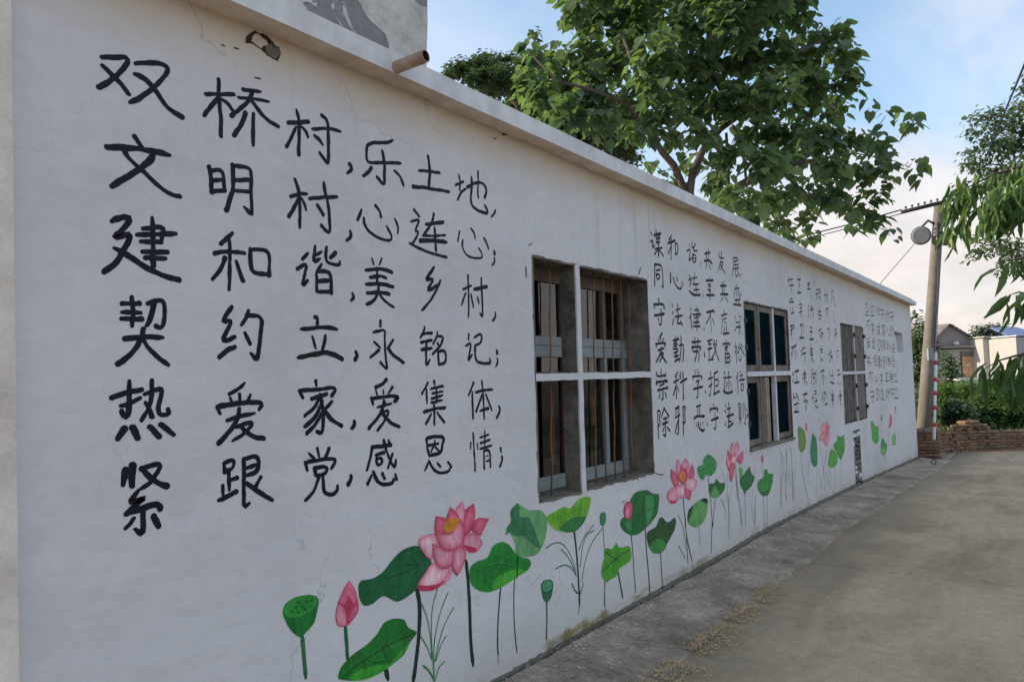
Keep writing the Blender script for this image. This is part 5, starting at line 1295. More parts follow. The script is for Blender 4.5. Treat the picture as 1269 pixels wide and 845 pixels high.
BP = empty('brick_pier'); tag(BP, 'rough stacked brick pier at the far corner of the painted building', 'brick pier')
for c in range(9):
    for (x, y, a) in ((17.32, -.22, 1.57), (17.44, -.24, 1.5), (17.25, .02, 1.57)) if c < 9 else ():
        brick((x + random.uniform(-.02, .02), y + random.uniform(-.02, .02), -.262 + c * .066), a + random.uniform(-.08, .08), BP)
    for (x, y, a) in ((18.05, -.12, -.12), (18.28, -.15, -.12), (17.85, -.02, 1.5)):
        brick((x + random.uniform(-.02, .02), y + random.uniform(-.02, .02), -.262 + c * .066), a + random.uniform(-.1, .1), BP)
obj('rubble_core', box(17.5, 18.3, -.1, .1, -.3, .28), BP, MT['bark'])

BH = empty('loose_brick_heap'); tag(BH, 'untidy heap of loose red bricks on top of the low curved wall', 'brick heap')
best = min((abs(((lambda w: CX + FOC * w.dot(RT) / w.dot(FWD))(Vector((onpath(L[-1] * k / 300)[0], onpath(L[-1] * k / 300)[1], .16)) - EYE)) - 1203), k) for k in range(301))[1]
hx, hy, ha = onpath(L[-1] * best / 300)
for k in range(36):
    lv = k // 15; q = random.uniform(-.40 + lv * .1, .40 - lv * .1)
    brick((hx + math.cos(ha) * q - math.sin(ha) * random.uniform(-.02, .12), hy + math.sin(ha) * q + math.cos(ha) * random.uniform(-.02, .12), .195 + lv * .062 + random.uniform(0, .02)), ha + random.choice((0, 1.57, .8)) + random.uniform(-.4, .4), BH, tilt=random.uniform(-.3, .3))

# ------------------------------------------------------------------ utility pole and what hangs on it
ZP = 18.6
pb, pt = at(1145, 527, ZP), at(1163.8, 256, ZP)
P = empty('utility_pole', (0, 0, 0)); tag(P, 'leaning concrete utility pole behind the low brick wall', 'utility pole')
bm = bmesh.new(); d_ = (pt - pb); tube(bm, [pb - d_ * .12, pb + d_ * .3, pb + d_ * .7, pt + d_ * .015], [.165, .150, .128, .112], 20)
obj('pole', bm, P, MT['pole'])
bm = bmesh.new(); xa, xb = at(1117.5, 263, ZP - .15), at(1192, 245, ZP - .15)
tube(bm, [xa, xb], .055, 4); obj('crossarm', bm, P, MT['iron'])
for k in range(9):
    q = xa + (xb - xa) * (.07 + k * .105)
    bm = bmesh.new(); tube(bm, [q + Vector((0, 0, .03)), q + Vector((0, 0, .07)), q + Vector((0, 0, .08)), q + Vector((0, 0, .12))], [.012, .012, .032, .024], 8)
    obj('insulator', bm, P, MT['steel'])
bm = bmesh.new(); q = at(1165, 296, ZP)
for z in (-.05, .1, .3): tube(bm, [q + Vector((0, 0, z)), q + Vector((0, 0, z + .05))], .145, 16)
obj('strap', bm, P, MT['iron'])
bm = bmesh.new(); tube(bm, [at(1163, 300, ZP - .16), at(1162, 340, ZP - .2), at(1161, 372, ZP - .2), at(1157, 440, ZP - .2)], .009, 5); obj('conduit', bm, P, MT['cable'])
e_ = at(1153, 439, ZP - .2)
bm = bmesh.new(); mm = Matrix.Translation(e_) @ Matrix.Rotation(math.atan2(RT0.y, RT0.x), 4, 'Z')
bx(bm, -.07, .07, -.04, .04, -.15, .15); bmesh.ops.transform(bm, matrix=mm, verts=bm.verts); bevel(bm, .006)
obj('meter_box', bm, P, MT['alu'])

def horn(px, py, dpx, label, ax, sc=1.0):
    t = empty('loudspeaker'); tag(t, label, 'loudspeaker', None)
    c = at(px, py, ZP - .25); ax = ax.normalized()
    bm = bmesh.new(); R = .225 * sc
    tube(bm, [c, c + ax * -.02, c + ax * -.14, c + ax * -.24, c + ax * -.34], [R, R * 1.02, R * .86, R * .52, R * .34], 24)
    obj('horn', bm, t, MT['speaker'])
    bm = bmesh.new(); tube(bm, [c + ax * .004, c + ax * .02], [R * .93, R * .80], 24); obj('grille', bm, t, MT['speaker'])
    bm = bmesh.new(); b_ = c + ax * -.33; q = at(px + dpx, py - 12, ZP - .05)
    tube(bm, [b_, b_ + Vector((0, 0, .16)), (b_ + q) / 2 + Vector((0, 0, .26)), q], .030, 8); obj('bracket', bm, t, MT['iron'])
    return t
horn(1141.5, 292, 21, 'grey round loudspeaker mounted on the left side of the pole', (-FWD * 1.0 - RT0 * .42 + Vector((0, 0, -.10))))
horn(1173.5, 296, -9, 'smaller pale loudspeaker half hidden behind leaves on the right of the pole', (RT0 * .8 + FWD * .4), .75)

def wire(name, pts, r, label, cat, mat='cable', sag=0):
    bm = bmesh.new(); out = []
    for p, q in zip(pts, pts[1:]):
        for k in range(10):
            t = k / 10; v = p + (q - p) * t; v = v - Vector((0, 0, sag * 4 * t * (1 - t))); out.append(v)
    out.append(pts[-1]); tube(bm, out, r, 6); o = obj(name, bm, None, MT[mat]); tag(o, label, cat); return o
wire('overhead_cable', [at(1165, 258, ZP), at(1213, 216, 9.5), at(1268.5, 83, 4.7), at(1345, -120, 2.9)], .0072, 'thick dark cable running from the pole top up and over the lane', 'cable')
wire('twisted_cable', [xa + Vector((0, 0, .06)), at(700, 333, 26)], .016, 'upper thin cable running from the crossarm left behind the tree', 'cable', 'cable', .35)
wire('twisted_cable', [xa + Vector((0, 0, -.03)), at(700, 337, 26)], .011, 'lower thin cable running from the crossarm left behind the tree', 'cable', 'cable', .35)
wire('stay_wire', [at(1137, 298, ZP - .2), at(1092, 350, ZP), at(1040, 410, ZP)], .008, 'thin slack wire slanting down from the loudspeaker behind the roof', 'wire', 'steel')

G = empty('guy_wire'); tag(G, 'guy wire of the pole with red and white sleeve and ground ring', 'guy wire')
ga = Vector((15.75, -.42, lerp(ZROAD, 15.75) + .07)); gt = at(1163, 305, ZP - .1)
def pix(v):
    w = v - EYE; z = w.dot(FWD); return CX + FOC * w.dot(RT) / z, CY - FOC * w.dot(UP) / z
def gpt(py):
    lo, hi = 0.0, 1.0
    for _ in range(40):
        m_ = (lo + hi) / 2
        if pix(ga + (gt - ga) * m_)[1] > py: lo = m_
        else: hi = m_
    return ga + (gt - ga) * lo
bm = bmesh.new(); tube(bm, [gpt(437), gt], .006, 6); obj('wire', bm, G, MT['steel'])
bm = bmesh.new(); tube(bm, [gpt(545), gpt(437)], .026, 12); obj('sleeve', bm, G, MT['white'])
for py in (450, 471, 488, 506, 527):
    p1, p2 = gpt(py + 2.6), gpt(py - 2.6)
    bm = bmesh.new(); tube(bm, [p1, p2], .0285, 12)
    for k in range(2):
        a = random.uniform(-.4, .4); dr = RT0 * (1 if k else -1); m_ = (p1 + p2) / 2
        tube(bm, [m_ + dr * .02, m_ + dr * .065 + Vector((0, 0, a * .05))], [.016, .022], 6)
    obj('red_band', bm, G, MT['red'])
bm = bmesh.new(); tube(bm, [gpt(570), gpt(545.5)], .011, 8); obj('anchor_rod', bm, G, MT['iron'])
bm = bmesh.new(); c = gpt(574.5); 
tube(bm, [c + RT0 * math.cos(t) * .042 + Vector((0, 0, math.sin(t) * .055)) for t in [2 * math.pi * k / 14 for k in range(15)]], .009, 6); obj('ring', bm, G, MT['steel'])

# ------------------------------------------------------------------ houses across the garden
RZ = math.atan2(RT0.y, RT0.x)
def H(px, py, Zd, px0):
    hor = 471.5 - .027 * (px - CX)
    return (px - px0) * Zd / FOC, EYE.z + (hor - py) * Zd / FOC
def house_base(px, Zd, name, label):
    p = at(px, 456, Zd); e = empty(name, (p.x, p.y, 0), RZ); tag(e, label, 'house'); return e
def lb(e, nm, m, px0, Zd, x0, x1, y0, y1, d0, d1, bev=0):
    (xa_, za), (xb_, zb) = H(x0, y1, Zd, px0), H(x1, y0, Zd, px0)
    return obj(nm, box(xa_, xb_, d0, d1, za, zb, bev), e, MT[m])
Zd = 52.0; X0 = 1183
h = house_base(X0, Zd, 'gable_house', 'small grey house with tiled gable roof and orange door across the garden')
lb(h, 'wall', 'housegreen', X0, Zd, 1161, 1206.5, 432, 473, 0, 6)
lb(h, 'ledge', 'gable', X0, Zd, 1156, 1207, 428, 432, -.35, 6.2)
bm = bmesh.new()
ga_ = [H(1161, 428, Zd, X0), H(1206, 428, Zd, X0), H(1206, 418, Zd, X0), H(1181, 402.8, Zd, X0), H(1161, 421, Zd, X0)]
f0 = [bm.verts.new((x, .3, z)) for x, z in ga_]; f1 = [bm.verts.new((x - 2.6, 6.5, z)) for x, z in ga_]
bm.faces.new(f0); bm.faces.new(f1[::-1])
for k in range(5): bm.faces.new((f0[k], f0[(k + 1) % 5], f1[(k + 1) % 5], f1[k]))
obj('gable', bm, h, MT['gable'])
rf = empty('roof', (0, 0, 0), 0, h)
def tiles(p0, p1, q0, q1, n, m_, name='tile_course', r=.07):
    # courses of tiles between ridge (p0-p1) and eave (q0-q1)
    for i in range(n):
        t0, t1 = i / n, (i + 1.12) / n
        a, b2, c, d = [Vector(v) for v in (p0, p1, q0, q1)]
        bm = bmesh.new(); e1, e2, e3, e4 = a.lerp(c, t0), b2.lerp(d, t0), b2.lerp(d, t1), a.lerp(c, t1)
        up = Vector((0, 0, 1)); lo_ = [bm.verts.new(v + up * (k * .05)) for v, k in ((e1, 0), (e2, 0), (e3, 1), (e4, 1))]
        hi_ = [bm.verts.new(v + up * (k * .05 + .05)) for v, k in ((e1, 0), (e2, 0), (e3, 1), (e4, 1))]
        bm.faces.new(lo_); bm.faces.new(hi_[::-1])
        for k in range(4): bm.faces.new((lo_[k], hi_[k], hi_[(k + 1) % 4], lo_[(k + 1) % 4]))
        obj(name, bm, rf, MT[m_])
ap = H(1181, 401.5, Zd, X0); el = H(1157.5, 423, Zd, X0); er = H(1208, 418.5, Zd, X0)
tiles((ap[0], 0, ap[1]), (ap[0] - 2.8, 6.8, ap[1]), (el[0], 0, el[1]), (el[0] - 2.8, 6.8, el[1]), 8, 'tile')
tiles((ap[0], 0, ap[1]), (ap[0] - 2.8, 6.8, ap[1]), (er[0], 0, er[1]), (er[0] - 2.8, 6.8, er[1]), 6, 'tile')
w = empty('window', (0, 0, 0), 0, h)
lb(w, 'pane', 'doordark', X0, Zd, 1176, 1184.5, 443, 454, -.02, .02)
for x in (1175.6, 1180.6, 1184.6): lb(w, 'frame', 'housewall', X0, Zd, x - .4, x + .4, 442.5, 454.5, -.05, -.021)
dr = empty('door', (0, 0, 0), 0, h)
lb(dr, 'leaf', 'orange', X0, Zd, 1192.3, 1199.4, 441.2, 467, -.06, -.01)
lb(dr, 'leaf', 'orange', X0, Zd, 1199.7, 1206.2, 441.2, 467, -.065, -.015)
lb(dr, 'lintel', 'lintel', X0, Zd, 1191, 1206.4, 435.7, 441, -.08, -.005)
lb(dr, 'sash', 'doordark', X0, Zd, 1191, 1192.2, 441.2, 467, -.07, -.01)
lb(dr, 'paper', 'housewall', X0, Zd, 1197.5, 1202, 450, 454, -.085, -.067)
lb(h, 'gable_horn', 'white', X0, Zd, 1185.5, 1189.5, 423, 427.6, -.1, .28, .05)  # small white loudspeaker horn on the gable
lb(h, 'step', 'cornice', X0, Zd, 1172, 1208, 468, 477, -1.6, -.07)

X0 = 1228
h = house_base(X0, Zd, 'flat_roofed_house', 'pale flat roofed house with a dark doorway right of the gable house')
lb(h, 'wall', 'housewall', X0, Zd, 1206.6, 1248, 419.5, 480, -1.2, 6)
lb(h, 'roof_slab', 'housewall', X0, Zd, 1205, 1249, 416.8, 419.4, -1.5, 6.2)
dr = empty('doorway', (0, 0, 0), 0, h)
lb(dr, 'opening', 'doordark', X0, Zd, 1231, 1241.8, 441.2, 468, -1.25, -1.19)
lb(dr, 'lintel', 'lintel', X0, Zd, 1227.5, 1242.2, 435, 441, -1.30, -1.195)
lb(dr, 'post', 'palewood', X0, Zd, 1228.5, 1230.8, 441.2, 468, -1.28, -1.195)
X0 = 1262
h = house_base(X0, Zd - 3, 'rendered_house', 'stained pale house wall with parapet at the right edge of the view')
lb(h, 'wall', 'housewall', X0, Zd - 3, 1248.5, 1292, 417.5, 480, -1.0, 6)
lb(h, 'parapet', 'cornice', X0, Zd - 3, 1248, 1293, 415, 417.4, -1.1, 6.1)
lb(h, 'window', 'doordark', X0, Zd - 3, 1265.5, 1280, 434, 452, -1.04, -.99)
X0 = 1262
h = house_base(X0, 70, 'blue_roofed_house', 'distant house with a blue metal roof showing above the parapet')
lb(h, 'wall', 'housewall', X0, 70, 1250, 1285, 415, 470, 0, 6)
bm = bmesh.new(); pts = [H(x, y, 70, X0) for x, y in ((1247, 415), (1290, 415), (1286, 402.5), (1253, 403))]
fr_ = [bm.verts.new((x, [-.4, -.4, 2.6, 2.6][k], z)) for k, (x, z) in enumerate(pts)]; bk = [bm.verts.new((x, [-.4, -.4, 2.6, 2.6][k], z - .15)) for k, (x, z) in enumerate(pts)]
bm.faces.new(fr_); bm.faces.new(bk[::-1])
for k in range(4): bm.faces.new((fr_[k], bk[k], bk[(k + 1) % 4], fr_[(k + 1) % 4]))
obj('roof', bm, h, MT['blueroof'])

# ------------------------------------------------------------------ foliage
HEART = ([(0, 0, 0), (-.10, .22, .03), (.16, .46, .05), (.52, .40, .03), (.80, .17, -.02), (1.05, 0, -.12), (.45, 0, -.03),
          (-.10, -.22, .03), (.16, -.46, .05), (.52, -.40, .03), (.80, -.17, -.02)],
         [(0, 1, 2, 6), (6, 2, 3, 4), (6, 4, 5), (0, 6, 8, 7), (6, 10, 9, 8), (6, 5, 10)])
LANCE = ([(0, 0, 0), (.22, .085, .06), (.55, .105, .03), (.80, .055, -.12), (.97, 0, -.30), (.5, 0, .0), (.22, -.085, .06), (.55, -.105, .03), (.80, -.055, -.12)],
         [(0, 1, 5), (1, 2, 5), (5, 2, 3), (5, 3, 4), (0, 5, 6), (6, 5, 7), (5, 8, 7), (5, 4, 8)])
SMALL = ([(0, 0, 0), (.45, .28, .04), (1, 0, -.08), (.45, -.28, .04), (.5, 0, -.03)], [(0, 1, 4), (1, 2, 4), (0, 4, 3), (4, 2, 3)])

def basis(d, up=Vector((0, 0, 1)), roll=0):
    d = d.normalized(); s = up.cross(d)
    if s.length < .05: s = Vector((1, 0, 0)).cross(d)
    s.normalize(); n = d.cross(s)
    if roll: s, n = s * math.cos(roll) + n * math.sin(roll), n * math.cos(roll) - s * math.sin(roll)
    return d, s, n
def leaves_mesh(name, leaves, shape, mat):
    T, Fc = shape; vs, fs, tint = [], [], []
    for (p, d, size, roll, t) in leaves:
        x, y, z = basis(d, roll=roll); k = len(vs)
        for a in T:
            vs.append(p + x * (a[0] * size) + y * (a[1] * size) + z * (a[2] * size)); tint.append(t)
        for f in Fc: fs.append(tuple(k + i for i in f))
    me = D.meshes.new(name); me.from_pydata(vs, [], fs)
    at_ = me.attributes.new('tint', 'FLOAT', 'POINT'); at_.data.foreach_set('value', tint)
    me.materials.append(mat); return me
def single_leaves(parent, leaves, shape, mat, name='leaf'):
    var = []
    for k in range(6):
        var.append(leaves_mesh(name, [(Vector((0, 0, 0)), Vector((1, 0, 0)), 1.0, 0, k / 5)], shape, mat))
    for (p, d, size, roll, t) in leaves:
        x, y, z = basis(d, roll=roll)
        o = D.objects.new(name, var[min(5, int(t * 6))]); COL.objects.link(o); o.parent = parent
        m = Matrix((x, y, z)).transposed().to_4x4() @ Matrix.Scale(size, 4); m.translation = p; o.matrix_local = m
def inblob():
    while True:
        v = Vector((random.uniform(-1, 1), random.uniform(-1, 1), random.uniform(-1, 1)))
        if v.length < 1: return v
def blob_leaves(blobs, per, size, droop=(.2, 1.0), cluster=7, spread=.10, dens=1.0):
    out = []
    for (px, py, rx, ry, Z_) in blobs:
        c = at(px, py, Z_); k = Z_ / FOC; base = random.uniform(0, 1)
        for _ in range(max(1, int(per * rx * ry / 100 * dens))):
            v = inblob(); v = v * (.55 + .45 * random.random()) if random.random() < .5 else v
            q = c + RT * v.x * rx * k + UP * v.y * ry * k + FWD * v.z * (rx + ry) / 2 * k * 1.1
            a0 = random.uniform(0, 6.28)
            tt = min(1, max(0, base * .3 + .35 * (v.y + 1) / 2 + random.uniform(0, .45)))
            for j in range(cluster):
                a = a0 + 6.28 * j / cluster + random.uniform(-.4, .4)
                d = Vector((math.cos(a), math.sin(a), -random.uniform(*droop)))
                s = size * random.uniform(.5, 1.25)
                out.append((q + Vector((math.cos(a), math.sin(a), 0)) * spread * random.uniform(.1, 1) + Vector((0, 0, random.uniform(-spread, spread))), d, s, random.uniform(-.4, .4), min(1, max(0, tt + random.uniform(-.15, .15)))))
    return out
def tree(name, label, blobs, limbs, leafmat, shape, size, per, singles=0, cluster=7, spread=.1, droop=(.2, 1.0), cat='tree', bark='bark', group=None):
    e = empty(name); tag(e, label, cat, group)
    for i, (pts, rs) in enumerate(limbs):
        bm = bmesh.new(); P3 = [Vector(p) for p in pts]
        tube(bm, P3, rs, 9); obj('trunk' if i == 0 else 'limb', bm, e, MT[bark])
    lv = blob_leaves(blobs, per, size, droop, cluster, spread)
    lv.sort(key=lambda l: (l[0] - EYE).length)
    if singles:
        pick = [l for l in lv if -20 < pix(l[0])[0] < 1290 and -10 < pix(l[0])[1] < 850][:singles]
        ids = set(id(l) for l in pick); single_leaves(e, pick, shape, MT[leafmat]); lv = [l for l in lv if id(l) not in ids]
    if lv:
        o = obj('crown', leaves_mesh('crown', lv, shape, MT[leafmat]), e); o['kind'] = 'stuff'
    return e

# the big heart-leaved tree behind the building
ZT_ = 16.0
def A(x, y, z=ZT_): return at(x, y, z)
cb = A(868, 300); root = Vector((cb.x, cb.y, -.3))
blobs = [(655, 52, 10, 16), (668, 72, 18, 16), (652, 95, 14, 14), (672, 115, 22, 18), (700, 95, 26, 26), (735, 80, 26, 26), (700, 140, 26, 20), (735, 125, 28, 26),
         (720, 20, 20, 26), (712, 0, 20, 22), (750, 25, 30, 30), (790, 20, 34, 34), (830, 25, 36, 34), (870, 20, 36, 34), (910, 25, 36, 32), (950, 18, 34, 28), (985, 10, 28, 24),
         (770, 70, 32, 30), (815, 75, 34, 32), (860, 80, 36, 32), (905, 75, 36, 32), (950, 70, 34, 30), (995, 60, 30, 28), (1030, 45, 22, 20), (1045, 70, 18, 20), (1050, 100, 20, 18),
         (770, 120, 28, 26), (785, 160, 20, 18), (820, 125, 26, 22), (865, 125, 34, 26), (910, 125, 36, 30), (955, 120, 36, 30), (1000, 110, 34, 28), (1035, 130, 22, 18),
         (930, 165, 32, 24), (975, 165, 34, 24), (1015, 165, 32, 20), (1050, 170, 26, 16), (1085, 178, 20, 9), (1098, 195, 14, 7), (1103, 212, 12, 7),
         (865, 165, 20, 16), (895, 190, 20, 20), (945, 205, 30, 20), (990, 200, 34, 20), (1030, 205, 32, 16), (1070, 215, 24, 14), (1090, 232, 14, 10),
         (840, 225, 14, 14), (885, 230, 18, 14), (915, 245, 26, 16), (960, 245, 30, 16), (1000, 240, 26, 14), (1035, 240, 22, 12), (1070, 252, 18, 12), (1085, 270, 14, 12), (1065, 278, 10, 10), (1095, 282, 9, 10),
         (930, 272, 18, 10), (965, 275, 20, 12), (975, 290, 14, 8), (1005, 268, 14, 10), (1050, 258, 14, 12), (1001, 291, 9, 9),
         (1117, 148, 9, 6), (1131, 148, 10, 7), (1139, 209, 13, 9), (1100, 140, 7, 6), (1084, 122, 7, 9),
         (800, -20, 44, 30), (870, -25, 50, 30), (940, -25, 50, 30), (740, -20, 36, 26), (1000, -20, 36, 24), (830, -60, 60, 30), (920, -60, 60, 30)]
def dep(b):
    x, y = b[0], b[1]; h = math.sin(x * 12.9898 + y * 78.233) * 43758.5; h -= math.floor(h)
    return ZT_ + (h - .5) * 4.2
blobs += [(690, 75, 22, 22), (660, 112, 20, 16), (680, 130, 22, 16), (715, 118, 24, 20), (745, 150, 20, 16), (720, 60, 20, 20), (735, 100, 24, 22), (812, 158, 14, 14), (842, 172, 13, 12), (850, 198, 9, 9), (822, 218, 12, 7), (800, 205, 8, 6), (868, 205, 9, 10)]
blobs = [b + (dep(b),) for b in blobs]
limbs = [([root, root.lerp(cb, .6), cb], [.17, .12, .10]),
         ([cb, A(848, 236), A(835, 205), A(820, 188, 15.6), A(806, 165, 15.3), A(780, 130, 15)], [.09, .085, .078, .07, .06, .04]),
         ([cb, A(855, 240), A(858, 215), A(872, 185), A(893, 160), A(915, 145), A(930, 110)], [.09, .085, .08, .075, .065, .05, .03]),
         ([cb + Vector((0, .1, 0)), A(893, 252), A(915, 232), A(935, 220), A(960, 208), A(1000, 200), A(1060, 190)], [.12, .11, .10, .085, .06, .04, .02]),
         ([A(903, 244), A(902, 200), A(900, 165)], [.04, .035, .03]), ([A(925, 226), A(922, 200), A(918, 182)], [.03, .028, .02]),
         ([A(806, 165, 15.3), A(790, 95, 15), A(770, 40, 15)], [.06, .045, .03]), ([A(780, 130, 15), A(735, 112, 15), A(690, 100, 15), A(660, 70, 15)], [.05, .035, .025, .012]),
         ([A(915, 145), A(880, 90), A(860, 30), A(850, -30)], [.06, .05, .04, .02]), ([A(930, 110), A(980, 70), A(1020, 50)], [.045, .03, .015]),
         ([A(960, 208), A(1000, 240, 15), A(1060, 255, 15)], [.035, .022, .012]), ([A(1060, 190), A(1090, 155, 15.5), A(1098, 143, 15.5)], [.014, .009, .005]),
         ([A(1060, 190), A(1110, 200, 15.5), A(1128, 208, 15.5)], [.014, .009, .006]), ([A(893, 252), A(950, 262, 15.5), A(990, 280, 15.5)], [.03, .02, .01])]
tree('broad_leaved_tree', 'tall spreading tree with large drooping heart shaped leaves behind the building', blobs, limbs, 'leafdark', HEART, .22, 3.0, 300, 7, .19, (.2, 1.6))

# denser small-leaved tree further back on the left
ZS = 21.0
c0 = at(690, 260, ZS)
bl = [(556, 92, 8, 8), (566, 84, 10, 8), (600, 82, 18, 12), (585, 90, 18, 10), (630, 75, 12, 10), (650, 80, 14, 14), (560, 88, 9, 9), (578, 82, 12, 10), (598, 72, 12, 10), (612, 78, 16, 14), (590, 98, 16, 12), (625, 92, 16, 14), (612, 110, 20, 14), (640, 105, 16, 18), (640, 130, 20, 14), (665, 130, 22, 20), (670, 155, 20, 12),
      (700, 150, 26, 20), (730, 160, 26, 20), (755, 170, 24, 20), (775, 180, 18, 18), (765, 192, 14, 9), (720, 175, 22, 12), (745, 140, 24, 20), (700, 115, 24, 20), (775, 150, 18, 16), (660, 85, 14, 12), (690, 150, 24, 18), (715, 168, 22, 14), (650, 120, 22, 16), (620, 100, 16, 16), (680, 130, 22, 18), (735, 180, 24, 12), (790, 165, 14, 16), (785, 195, 10, 8), (600, 92, 14, 12), (575, 90, 12, 8), (760, 150, 24, 18), (782, 142, 18, 18), (745, 122, 22, 18), (718, 140, 22, 18), (690, 168, 18, 10)]
bl = [b + (ZS + (i % 5) * .5,) for i, b in enumerate(bl)]
tree('dense_tree', 'denser dark tree with small leaves low behind the roof on the left', bl,
     [([Vector((c0.x, c0.y, -.3)), c0], [.2, .15]), ([c0, at(640, 130, ZS), at(600, 90, ZS)], [.12, .06, .02]), ([c0, at(740, 170, ZS), at(750, 140, ZS)], [.12, .06, .02])],
     'leafsmall', SMALL, .17, 30, 0, 6, .13, (.0, .9))

# trees and shrubs past the end of the building
def simple_tree(px, Zd_, bl, label, size=.14, per=5, mat='leafshrub', name='garden_tree', group=None, th=.07):
    c = at(px, bl[0][1], Zd_)
    g = gz(c.x, c.y)
    return tree(name, label, [b + (Zd_ + random.uniform(-.4, .4),) for b in bl], [([Vector((c.x, c.y, g)), c], [th, th * .6])], mat, SMALL, size, per, 0, 5, size, (-.2, .9), group=group)
simple_tree(1137, 25, [(1137, 420, 14, 18), (1145, 402, 10, 10), (1133, 392, 7, 7), (1140, 450, 16, 18), (1150, 430, 12, 20), (1130, 435, 8, 20), (1144, 468, 10, 10), (1134, 466, 9, 12)], 'dark slim tree between the building corner and the pole', .18, 32, 'leafsmall')
simple_tree(1178, 34, [(1176, 450, 10, 9), (1182, 462, 8, 9), (1173, 465, 8, 10), (1170, 440, 6, 6)], 'small dark tree in front of the grey house window', .22, 44, 'leafsmall')
simple_tree(1124, 20, [(1125, 381, 3, 5), (1127, 389, 3, 6), (1124, 398, 4, 8), (1122, 420, 6, 14)], 'slender sapling peeping past the far roof corner', .10, 24, 'leafshrub', th=.02)
SH = [(1142, 500, 12, 18, 20.5, 'leafsmall', 'dark leafy shrub behind the foot of the utility pole'),
      (1170, 488, 14, 14, 22, 'leafshrub', 'light green shrub just right of the pole foot'),
      (1185, 510, 18, 18, 20.5, 'leafsmall', 'dark green shrub between the pole and the loose brick heap'),
      (1198, 486, 20, 12, 23.5, 'leafshrub', 'yellow green bush below the orange door'),
      (1222, 502, 18, 22, 21, 'leafshrub', 'rounded bush behind the right side of the brick heap'),
      (1238, 484, 18, 16, 24, 'leafsmall', 'dark bush below the dark doorway'),
      (1258, 510, 16, 14, 21, 'leafshrub', 'low bush over the wall at the right edge'),
      (1262, 480, 16, 16, 25, 'leafsmall', 'dark bush under the hanging leaves at right edge'),
      (1290, 500, 18, 22, 22, 'leafshrub', 'bush just beyond the right edge of the view'),
      (1212, 515, 12, 12, 20.8, 'leafsmall', 'small dark bush directly behind the loose bricks')]
for (px, py, rx, ry, z_, mt, lab) in SH:
    c = at(px, py + ry, z_)
    b3 = [(px, py, rx, ry, z_), (px - rx * .5, py + ry * .4, rx * .7, ry * .7, z_ + .3), (px + rx * .5, py + ry * .3, rx * .7, ry * .7, z_ - .2), (px + rx * .2, py - ry * .4, rx * .6, ry * .5, z_), (px, py + ry * .8, rx, ry * .5, z_)]
    c.z = gz(c.x, c.y)
    tree('shrub', lab, b3, [([c, at(px, py, z_)], [.03, .015])], mt, SMALL, .16, 34, 0, 5, .12, (-.3, .8), 'shrub', group='shrubs in the garden')
FT = [(1212, 411, 7, 7), (1222, 408, 8, 8), (1232, 409, 8, 8), (1240, 411, 7, 7), (1226, 416, 16, 5), (1210, 416, 8, 5), (1245, 416, 8, 5)]
tree('distant_tree', 'hazy row of round distant treetops above the flat roof', [b + (95,) for b in FT], [([at(1226, 455, 95), at(1226, 410, 95)], [.3, .2])], 'leaffar', SMALL, .6, 60, 0, 5, .5, (-.3, .8))

# overhanging branches on the right: fine leaved tree behind, long leaved one in front
ZF = 8.5; q = at(1430, 400, ZF)
bl = [(1205, 150, 10, 7), (1222, 142, 14, 8), (1240, 150, 18, 14), (1262, 140, 20, 18), (1212, 168, 14, 9), (1232, 180, 20, 16), (1258, 180, 22, 22), (1204, 190, 10, 8), (1196, 207, 9, 6), (1215, 205, 14, 12), (1245, 215, 24, 18),
      (1285, 160, 26, 30), (1290, 210, 26, 30), (1272, 110, 12, 8), (1285, 95, 16, 10), (1222, 232, 12, 10), (1190, 235, 10, 7), (1205, 300, 8, 7), (1218, 312, 12, 8), (1235, 300, 14, 12), (1255, 310, 16, 14), (1200, 322, 6, 4), (1245, 335, 12, 8), (1275, 320, 20, 20)]
def F(x, y, z=ZF): return at(x, y, z)
tree('fine_leaved_tree', 'feathery fine leaved tree reaching in from the right behind the long leaves', [b + (ZF + random.uniform(-.5, .7),) for b in bl],
     [([Vector((q.x, q.y, -.05)), F(1420, 300), F(1380, 180)], [.10, .08, .05]), ([F(1420, 300), F(1330, 190), F(1262, 165), F(1212, 150)], [.05, .028, .012, .004]),
      ([F(1420, 300), F(1320, 230), F(1240, 205), F(1198, 200)], [.04, .022, .010, .003]), ([F(1420, 330), F(1330, 320), F(1260, 310), F(1206, 300)], [.04, .02, .009, .003]), ([F(1330, 190), F(1300, 130), F(1262, 118)], [.02, .012, .004])],
     'leafsmall', SMALL, .070, 14, 0, 6, .07, (.0, 1.2))

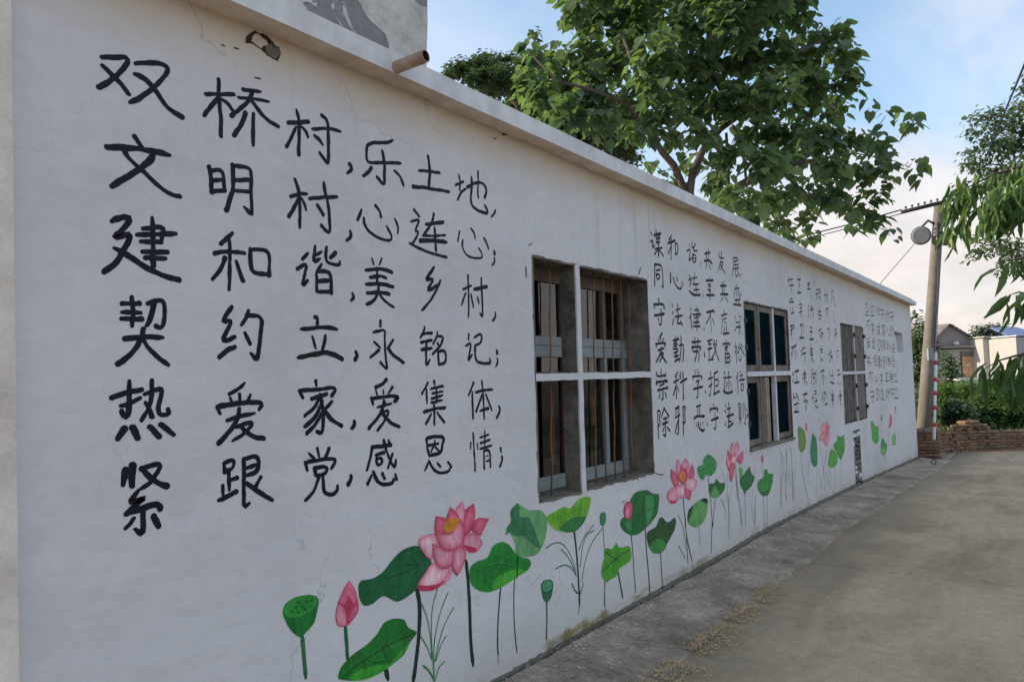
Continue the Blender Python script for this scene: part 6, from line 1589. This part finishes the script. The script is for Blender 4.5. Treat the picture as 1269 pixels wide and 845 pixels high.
e = empty('long_leaved_tree'); tag(e, 'near fruit tree with long drooping pointed leaves hanging in from the right', 'tree')
tp = Vector((5.6, -3.5, -.03))
bm = bmesh.new(); tube(bm, [tp, tp + Vector((.02, .05, .9)), tp + Vector((-.05, .1, 1.7)), tp + Vector((-.02, .3, 2.6))], [.075, .06, .05, .035], 10); obj('trunk', bm, e, MT['bark'])
lv = []
def twig(pts, r, n, size, spread=.02, droop=(.6, 2.2), side=.6, tint=(0, 1)):
    P3 = [at(*p) for p in pts]
    bm = bmesh.new(); st = tp + Vector((-.03, .2, 2.0 if P3[0].z > 1.6 else 1.5))
    Pf = [st] + P3; sm_ = []
    for a, b_ in zip(Pf, Pf[1:]):
        for k in range(5): sm_.append(a.lerp(b_, k / 5))
    sm_.append(Pf[-1]); nn = len(sm_)
    tube(bm, sm_, [r * (2.2 - 2.0 * k / (nn - 1)) for k in range(nn)], 7); obj('branch', bm, e, MT['bark'])
    tot = len(P3) - 1
    for k in range(n):
        t = random.random() * tot; i_ = min(tot - 1, int(t)); b_ = P3[i_].lerp(P3[i_ + 1], t - i_); ax = (P3[i_ + 1] - P3[i_]).normalized()
        a = random.uniform(0, 6.28)
        d = Vector((math.cos(a), math.sin(a), 0)) * side + ax * .5 + Vector((0, 0, -random.uniform(*droop)))
        lv.append((b_ + Vector((random.gauss(0, spread), random.gauss(0, spread), random.gauss(0, spread))), d, size * random.uniform(.65, 1.1), random.uniform(-1.6, 1.6), random.uniform(*tint)))
Z1 = 4.2
twig([(1330, 190, Z1), (1275, 205, Z1), (1235, 215, Z1), (1200, 232, Z1), (1186, 245, Z1)], .007, 95, .155, .03)
twig([(1330, 225, Z1), (1270, 235, Z1), (1235, 245, Z1), (1205, 262, Z1), (1180, 285, Z1)], .007, 100, .15, .03)
twig([(1330, 250, 3.9), (1275, 250, 3.9), (1245, 262, 3.9), (1222, 275, 3.9)], .006, 85, .155, .03)
twig([(1330, 215, 3.9), (1290, 225, 3.9), (1255, 238, 3.9), (1240, 250, 3.9)], .006, 85, .155, .035)
twig([(1330, 320, 3.4), (1280, 318, 3.4), (1255, 322, 3.4), (1233, 326, 3.4)], .005, 22, .15, .015, (.3, 1.6), .8)
twig([(1330, 370, 3.2), (1285, 366, 3.2), (1262, 362, 3.2), (1250, 366, 3.2)], .005, 12, .15, .012, (.3, 1.6), .8)
twig([(1330, 440, 2.9), (1285, 438, 2.9), (1262, 440, 2.9), (1240, 446, 2.9), (1218, 458, 2.9)], .005, 24, .15, .02, (.8, 3.0), .7, (0, .5))
twig([(1330, 450, 3.0), (1290, 456, 3.0), (1272, 465, 3.0), (1256, 474, 3.0)], .005, 26, .15, .02, (.8, 3.0), .7, (0, .4))
twig([(1330, 470, 3.1), (1290, 474, 3.1), (1268, 478, 3.1)], .006, 16, .16, .02, (1.0, 3.2), .55, (0, .4))
lv.sort(key=lambda l: -(1 if pix(l[0])[0] < 1275 else 0))
single_leaves(e, lv[:298], LANCE, MT['leafpeach'])
if lv[298:]:
    o = obj('crown', leaves_mesh('crown', lv[298:], LANCE, MT['leafpeach']), e); o['kind'] = 'stuff'

# garden grass beyond the wall
vs, fs, tint = [], [], []
for _ in range(16000):
    x = random.uniform(20.6, 46); y = random.uniform(-11, 3); z = gz(x, y); a = random.uniform(0, 6.28); s = random.uniform(.08, .28)
    k = len(vs); w_ = .012 + .02 * random.random(); t = random.random()
    vs += [(x - w_ * math.cos(a), y - w_ * math.sin(a), z), (x + w_ * math.cos(a), y + w_ * math.sin(a), z), (x + random.uniform(-.06, .06), y + random.uniform(-.06, .06), z + s)]; fs.append((k, k + 1, k + 2)); tint += [t] * 3
me = D.meshes.new('grass'); me.from_pydata(vs, [], fs); a_ = me.attributes.new('tint', 'FLOAT', 'POINT'); a_.data.foreach_set('value', tint); me.materials.append(MT['leafshrub'])
tag(obj('grass', me), 'rough green grass covering the garden beyond the brick wall', 'grass', None, 'stuff')
